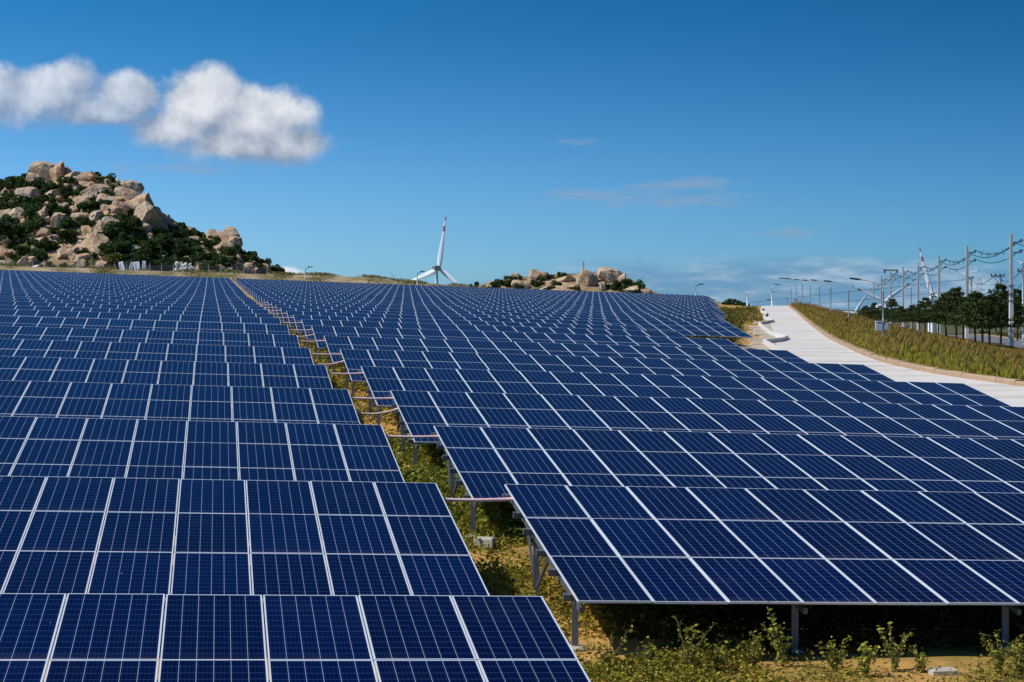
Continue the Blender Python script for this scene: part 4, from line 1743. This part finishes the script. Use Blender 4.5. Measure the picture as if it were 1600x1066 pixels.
# ------------------------------------------------------------------ tall grass on the verge
def tall_grass():
    rg = np.random.default_rng(9)
    n = 125000
    d = 46 + (322 - 46) * rg.random(n) ** 1.15
    xl, xr, zr = road(d)
    q = 0.36 + 19.7 * rg.random(n)
    # beyond the crest the whole shoulder carries grass
    x = xr + q
    cut = ((x / d * F + CX) < 1760) & (wob(x, d, 0.33, 4) + rg.normal(size=n) * 0.5 > -0.95)
    x, d, q, xr = x[cut], d[cut], q[cut], xr[cut]
    z = ground_z(x, d)
    m = len(x)
    patch = 0.5 + 0.5 * wob(x, d, 0.22, 6) + 0.25 * wob(x, d, 0.7, 1)
    V_, C_ = [], []
    for k in range(3):
        h = rg.uniform(0.5, 1.2, m) * (1 - 0.62 * sst(q, 7, 17)) * (0.8 + 0.35 * np.clip(patch, 0, 1)) * (1 - 0.45 * np.exp(-(q - 0.5) / 0.8)) * 0.88
        wd = 0.012 + 0.00023 * d
        stalk = rg.random(m) < (0.10 if k == 0 else 0.0)
        h = np.where(stalk, h * 1.4, h)
        wd = np.where(stalk, wd * 0.55, wd)
        wd = wd * rg.uniform(0.7, 1.4, m)
        an = rg.uniform(0, 2 * np.pi, m)
        dx, dy = np.cos(an) * wd, np.sin(an) * wd
        lean = rg.normal(size=(m, 2)) * 0.13 + np.array([0.05, 0.02])
        ox, oy = rg.normal(size=m) * 0.12, rg.normal(size=m) * 0.12
        b0 = np.stack([x + ox - dx, d + oy - dy, z - 0.05], 1)
        b1 = np.stack([x + ox + dx, d + oy + dy, z - 0.05], 1)
        mx = np.stack([x + ox + lean[:, 0] * h * 0.45, d + oy + lean[:, 1] * h * 0.45, z + h * 0.6], 1)
        t0 = mx + np.stack([dx, dy, 0 * dx], 1) * 0.8
        t1 = np.stack([x + ox + lean[:, 0] * h * 1.6, d + oy + lean[:, 1] * h * 1.6, z + h], 1)
        V_.append(np.stack([b0, b1, t0, t1], 1))
        f = np.clip(0.6 * patch + 0.2 + rg.normal(size=m) * 0.34 - 0.44 + (d - 110) / 300 + (q - 8) / 40, 0, 1)[:, None]
        green = np.array([0.34, 0.32, 0.030]) * (0.6 + 0.8 * rg.random((m, 1)))
        dry = np.array([0.36, 0.225, 0.055]) * (0.6 + 0.7 * rg.random((m, 1)))
        f = np.where(stalk[:, None], 1.0, f)
        c = green * (1 - f) + dry * f
        tip = np.array([0.26, 0.130, 0.055])[None] * (0.6 + 0.7 * rg.random((m, 1)))
        tipf = np.clip(0.35 + 0.5 * f, 0, 1)
        ct = c * (1 - tipf) + tip * tipf
        C_.append(np.stack([c * 0.9, c * 0.9, c, ct], 1))
    Vv = np.concatenate(V_)
    Cc = np.concatenate(C_)
    tag(link('tall_grass', quads_mesh('tall_grass', Vv, M['grass'], Cc)), 'tall green and rusty grass covering the verge beside the concrete road', 'grass', kind='stuff')
    # short grass beyond the asphalt
    n = 26000
    d = 110 + 220 * rg.random(n)
    x = road(d)[1] + rg.uniform(29.2, 60, n)
    z = ground_z(x, d)
    cent = np.stack([x, d, z + rg.uniform(0, 0.35, n)], 1)
    tag(link('verge_weeds', quads_mesh('verge_weeds', leaf_quads(cent, 0.22, rg, -0.2, 0.35), M['leaf'], shade_cols(n, rg, (0.06, 0.065, 0.015), (0.26, 0.23, 0.06)))),
        'low green weeds on the far side of the asphalt road', 'weeds', kind='stuff')
    # weeds on the bank left of the concrete road
    n = 26000
    d = 62 + 210 * rg.random(n)
    xl = road(d)[0]
    x = xl - np.where((d > 100) & (d < 204), 2.9, 0.6) - rg.random(n) ** 0.8 * (2.5 + 0.026 * d)
    nz = wob(x, d, 0.35, 3) + wob(x, d, 1.1, 1)
    k = (nz + rg.normal(size=n) * 0.4 > -0.5)
    x, d = x[k], d[k]
    z = ground_z(x, d)
    cent = np.stack([x, d, z + rg.uniform(0, 0.75, len(x)) * (0.7 + 0.3 * wob(x, d, 0.6, 7))], 1)
    tag(link('bank_weeds', quads_mesh('bank_weeds', leaf_quads(cent, 0.13, rg, 0.0, 0.5), M['leaf'], shade_cols(len(x), rg, (0.04, 0.055, 0.010), (0.23, 0.23, 0.045)))),
        'green weeds on the bank between the panel ends and concrete slope', 'weeds', kind='stuff')


tall_grass()


# ------------------------------------------------------------------ weeds in the gap and at the front
def gap_weeds():
    rg = np.random.default_rng(17)
    parts_v, parts_c = [], []

    def scatter(n, s0, s1, t0, t1, size, hgt, lo, hi, thr=-0.2, tp=1.0):
        t = t0 + (t1 - t0) * rg.random(n) ** tp
        s = rg.uniform(s0, s1, n)
        x, y = C * s - S * t, S * s + C * t
        nz = wob(x, y, 0.9, 3) + 0.7 * wob(x, y, 2.3, 1) + rg.normal(size=n) * 0.35
        k = (nz > thr) & (x < road(y)[0] - 3.2)
        x, y, nz = x[k], y[k], nz[k]
        z = ground_z(x, y)
        hh = hgt * np.clip(0.35 + 0.5 * nz, 0.12, 1.4)
        cent = np.stack([x, y, z + hh * rg.random(len(x)) ** 1.2], 1)
        sz = size * (0.6 + y / 60.0)
        parts_v.append(leaf_quads(cent, sz, rg, 0.62, 0.5))
        parts_c.append(shade_cols(len(x), rg, lo, hi))
    G0, G1 = (0.10, 0.11, 0.014), (0.52, 0.44, 0.065)
    scatter(80000, 3.0, 7.0, 14, 40, 0.034, 0.30, G0, G1, -0.5)
    scatter(26000, 3.0, 6.8, 30, 46, 0.040, 0.55, (0.07, 0.10, 0.014), (0.36, 0.37, 0.055), -0.35)
    scatter(26000, 3.0, 6.6, 40, 92, 0.040, 0.40, G0, G1, -0.3)
    scatter(9000, 3.0, 6.4, 92, 150, 0.040, 0.40, G0, G1, -0.5)
    scatter(9000, 3.0, 7.5, 15, 40, 0.030, 0.05, (0.10, 0.04, 0.015), (0.30, 0.14, 0.05), -0.8)      # fallen dry leaves
    scatter(24000, 4.3, 6.2, 15.5, 22.6, 0.028, 0.32, G0, G1, -0.55)                                  # front right corner
    scatter(16000, 6.0, 17, 17.5, 22.2, 0.026, 0.14, G0, G1, 0.45)
    scatter(22000, 5.8, 17, 19.9, 22.3, 0.026, 0.34, G0, G1, 0.30)
    scatter(5000, 6.0, 17, 17.5, 22.4, 0.026, 0.04, (0.12, 0.05, 0.02), (0.34, 0.18, 0.07), -0.4)
    scatter(60000, 5.6, 18, 22.2, 31, 0.036, 0.55, (0.016, 0.020, 0.005), (0.085, 0.085, 0.02), -0.9)    # growth below the tables, leaf colour darkened to deepen the shade there
    scatter(30000, 5.6, 12, 31, 50, 0.036, 0.5, (0.016, 0.020, 0.005), (0.085, 0.085, 0.02), -0.7)  # more undergrowth, its leaves also coloured dark to add to the shade
    scatter(16000, 23.5, 33.5, 88, 118, 0.05, 0.8, (0.03, 0.045, 0.008), (0.20, 0.20, 0.04), -0.6)
    scatter(9000, 30, 44, 118, 150, 0.05, 0.7, (0.03, 0.045, 0.008), (0.20, 0.20, 0.04), -0.3)
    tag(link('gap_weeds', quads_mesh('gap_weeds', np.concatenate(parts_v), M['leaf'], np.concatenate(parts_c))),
        'yellow green weeds and dry leaves carpeting the gap between the panel blocks', 'weeds', kind='stuff')


gap_weeds()


def leafy_sprig(px, py, hpx, seed, label):
    d = 21.0
    # settle the base on the ground under this pixel
    for _ in range(12):
        x = (px - CX) / F * d
        z = gz(x, d)
        d = max(15.0, min(24.0, -z * F / (py - YH)))
    x = (px - CX) / F * d
    z = gz(x, d)
    H = hpx * 1.35 / F * d
    rg = np.random.default_rng(seed)
    root = empty('leafy_shrub', (x, d, z))
    tag(root, label, 'shrub', 'shrubs under the front table edge')
    b = MB()
    cents = []
    for k in range(rg.integers(6, 10)):
        an = rg.uniform(0, 6.28)
        le = H * rg.uniform(0.55, 1.08)
        ou = le * rg.uniform(0.12, 0.62)
        pts = []
        for q in range(7):
            f = q / 6
            pts.append(Vector((math.cos(an) * ou * f ** 1.3, math.sin(an) * ou * f ** 1.3, le * (f - 0.18 * f * f) * 1.1)) + Vector(rg.normal(size=3) * 0.01))
        b.tube(pts, [0.008 - 0.0008 * q for q in range(7)], 4)
        for q in range(30):
            f = rg.uniform(0.08, 1.0)
            i0 = min(5, int(f * 6))
            p = pts[i0].lerp(pts[i0 + 1], f * 6 - i0)
            cents.append(np.array(p) + rg.normal(size=3) * 0.024)
    b.obj('stem', M['bare_twig'], root)
    cents = np.array(cents)
    cents[:, 2] = np.maximum(cents[:, 2], 0.02)
    q = leaf_quads(cents, 0.030, rg, 0.5, 0.5)
    link('foliage', quads_mesh('foliage', q, M['leaf'], shade_cols(len(cents), rg, (0.10, 0.12, 0.016), (0.48, 0.42, 0.07))), root)


for j, (px, py, h, lab) in enumerate(((950, 1048, 52, 'leafy shrub beside the front left post of the right block'), (1010, 1050, 44, 'low shrub second from the left under the table edge'), (1075, 1052, 66, 'upright leafy shrub third from the left under the table edge'),
                                     (1120, 1050, 34, 'small spreading shrub left of the green one under the table edge'), (1180, 1048, 48, 'bright green shrub leaning left under the table edge'), (1222, 1044, 74, 'tall thin shrub in front of the middle post'),
                                     (1305, 1052, 40, 'sparse small shrub right of the middle post'), (1352, 1054, 40, 'low yellowish shrub left of the widest one'), (1398, 1050, 62, 'wide leafy shrub with slender raised twigs'),
                                     (1440, 1050, 34, 'little shrub left of the pale concrete block'), (1560, 1056, 60, 'bushy yellowish shrub near the right picture edge'), (1596, 1058, 52, 'shrub cut by the right picture edge'),
                                     (640, 740, 40, 'shrub growing in the gap beside the third table'), (838, 990, 46, 'weedy shrub beside the V braced post in the gap'))):
    if py > 900:
        leafy_sprig(px, py, h, 60 + j, lab)

# loose concrete blocks on the ground
def block(px, py, sx, sy, sz, rz, label, m='footing'):
    d = 22.0
    for _ in range(30):
        x = (px - CX) / F * d
        z = gz(x, d)
        d = 0.5 * d + 0.5 * max(14.0, min(60.0, -z * F / (py - YH)))
    x = (px - CX) / F * d
    b = MB()
    c = 0.02
    vs = []
    for (zz, k) in ((-0.05, 0), (sz - c, 0), (sz, c)):
        vs += [(-sx + k, -sy + k, zz), (sx - k, -sy + k, zz), (sx - k, sy - k, zz), (-sx + k, sy - k, zz)]
    fs = [(8, 9, 10, 11)]
    for r in range(2):
        for k in range(4):
            fs.append((r * 4 + k, r * 4 + (k + 1) % 4, r * 4 + 4 + (k + 1) % 4, r * 4 + 4 + k))
    b.add(vs, fs)
    o = b.obj('concrete_block', M[m])
    o.location = (x, d, gz(x, d))
    o.rotation_euler = (0, 0, rz)
    tag(o, label, 'concrete block', 'loose concrete blocks')


block(1473, 1053, 0.17, 0.09, 0.07, 0.2, 'flat pale concrete block lying on bare soil at lower right')
block(660, 748, 0.16, 0.14, 0.16, 0.3, 'pale concrete block in the weeds beside the third left panel row')
block(757, 856, 0.17, 0.15, 0.18, -0.2, 'chipped white concrete block in the middle of the gap')


# ------------------------------------------------------------------ trees along the asphalt road
def crown_me(seed, H, Rr, tiers=7, n=4300):
    """layered crown: flat, uneven trays of small leaves with gaps between them"""
    rg = np.random.default_rng(seed)
    cents, cols_ = [], []
    for k in range(tiers):
        f = k / (tiers - 1)
        zc = 0.0 + H * f
        rad = Rr * (1.0 - 0.78 * f ** 1.9) * rg.uniform(0.75, 1.15)
        m = int(n / tiers * (1.25 - 0.6 * f))
        br = rg.integers(6, 9)
        for j in range(br):
            an = 2 * np.pi * (j + rg.uniform(-0.35, 0.35)) / br
            ln = rad * rg.uniform(0.65, 1.12)
            mm = m // br
            rad_f = rg.random(mm) ** 0.6
            wdt = 0.30 * ln * np.sin(np.pi * np.clip(rad_f, 0.1, 0.97)) + 0.08
            off = rg.normal(size=mm) * wdt * 0.7
            x = np.cos(an) * rad_f * ln - np.sin(an) * off
            y = np.sin(an) * rad_f * ln + np.cos(an) * off
            z = zc + 0.10 * ln * rad_f + rg.normal(size=mm) * 0.10 + rg.uniform(-0.14, 0.14)
            cents.append(np.stack([x, y, z], 1))
            cols_.append(shade_cols(mm, rg, (0.018, 0.030, 0.008), (0.090, 0.112, 0.027)) * rg.uniform(0.8, 1.25))
    cents = np.concatenate(cents)
    q = leaf_quads(cents, 0.12, rg, 0.6, 0.55)
    return quads_mesh('crown', q, M['leaf'], np.concatenate(cols_))


CROWNS = [crown_me(500 + k, 2.7 + 0.3 * (k % 3), 2.75) for k in range(5)]


def trunk_me(seed, h0, h1):
    rg = np.random.default_rng(seed)
    b = MB()
    pts = [Vector((0, 0, -0.3))]
    for k in range(1, 7):
        pts.append(Vector((rg.normal() * 0.04, rg.normal() * 0.04, (h0 + h1) * k / 6)))
    b.tube(pts, [0.13, 0.11, 0.10, 0.09, 0.075, 0.055, 0.03], 7)
    for k in range(14):
        an = rg.uniform(0, 6.28)
        z = h0 + h1 * rg.random() * 0.8
        ln = 1.5 * (1 - 0.6 * (z - h0) / h1)
        b.tube([(0, 0, z - 0.25), (math.cos(an) * ln * 0.5, math.sin(an) * ln * 0.5, z), (math.cos(an) * ln, math.sin(an) * ln, z + 0.12)], [0.045, 0.03, 0.012], 4)
    return b.mesh('trunk', M['bark'])


TRUNKS = [trunk_me(600 + k, 2.2, 2.9) for k in range(3)]


def road_tree(px, d, scale, k, label, yb=None, off=None):
    x = (px - CX) / F * d
    z = gz(x, d)
    root = empty('roadside_tree', (x, d, z))
    zs = (1.0, 0.88, 1.1, 0.94, 1.05)[k % 5]
    root.scale = (scale, scale, scale * zs)
    root.rotation_euler = (0, 0, k * 1.37)
    tag(root, label, 'tree', 'trees along the asphalt road')
    link('trunk', TRUNKS[k % 3], root)
    link('crown', CROWNS[k % 5], root, (0, 0, 2.2))


tl = [(1524, 172, 1.08), (1546, 176, 1.1), (1564, 181, 1.05), (1494, 190, 1.05), (1478, 203, 1.05), (1505, 208, 1.1), (1446, 228, 0.80), (1466, 236, 0.98), (1425, 262, 0.80), (1408, 280, 0.84),
      (1394, 292, 0.86), (1380, 300, 0.84), (1366, 309, 0.80), (1352, 316, 0.72), (1437, 250, 0.76), (1535, 186, 1.1)]
tl = sorted(tl, key=lambda q: q[1])
for k, (px, d, s) in enumerate(tl):
    road_tree(px, d, s, k, '%s dark layered tree along the road, counted from the nearest' % ordinal(k + 1))
for k, (px, d, s, lab) in enumerate(((1590, 225, 1.05, 'tree across the asphalt road at the right picture edge'), (1606, 205, 1.0, 'tree cut by the right picture edge beyond the road'), (1580, 262, 1.1, 'tree beyond the road behind the tallest pole'),
                                     (1556, 285, 1.15, 'tree across the road behind the nearest layered trees'), (1535, 300, 1.15, 'tree across the road under the lattice mast'), (1515, 310, 1.1, 'tree across the road behind the second pole'))):
    road_tree(px, d, s, k + 2, lab)
# bushes beyond the road
rr = random.Random(8)
for k in range(10):
    d = rr.uniform(190, 300)
    x = float(road(d)[1]) + rr.uniform(31, 44)
    shrub((x, d, gz(x, d) - 0.1), rr.uniform(0.5, 1.1), k, 'green bush on the verge beyond the asphalt road', 'bushes beyond the asphalt road', k % 3 == 0)
# dark far tree line at the field's right far corner
for k, (px, d, sc) in enumerate(((1134, 326, 0.75), (1142, 328, 0.8), (1150, 326, 0.75), (1158, 324, 0.7), (1166, 322, 0.6), (1065, 338, 0.9))):
    x = (px - CX) / F * d
    o_lab = 'dark bush of the low clump beyond the right far field corner' if k < 5 else 'lone dark bush on the far field edge right of the small hill'
    shrub((x, d, gz(x, d) - 0.1), sc * 1.2, k + 1, o_lab, 'bushes at the far field corner')
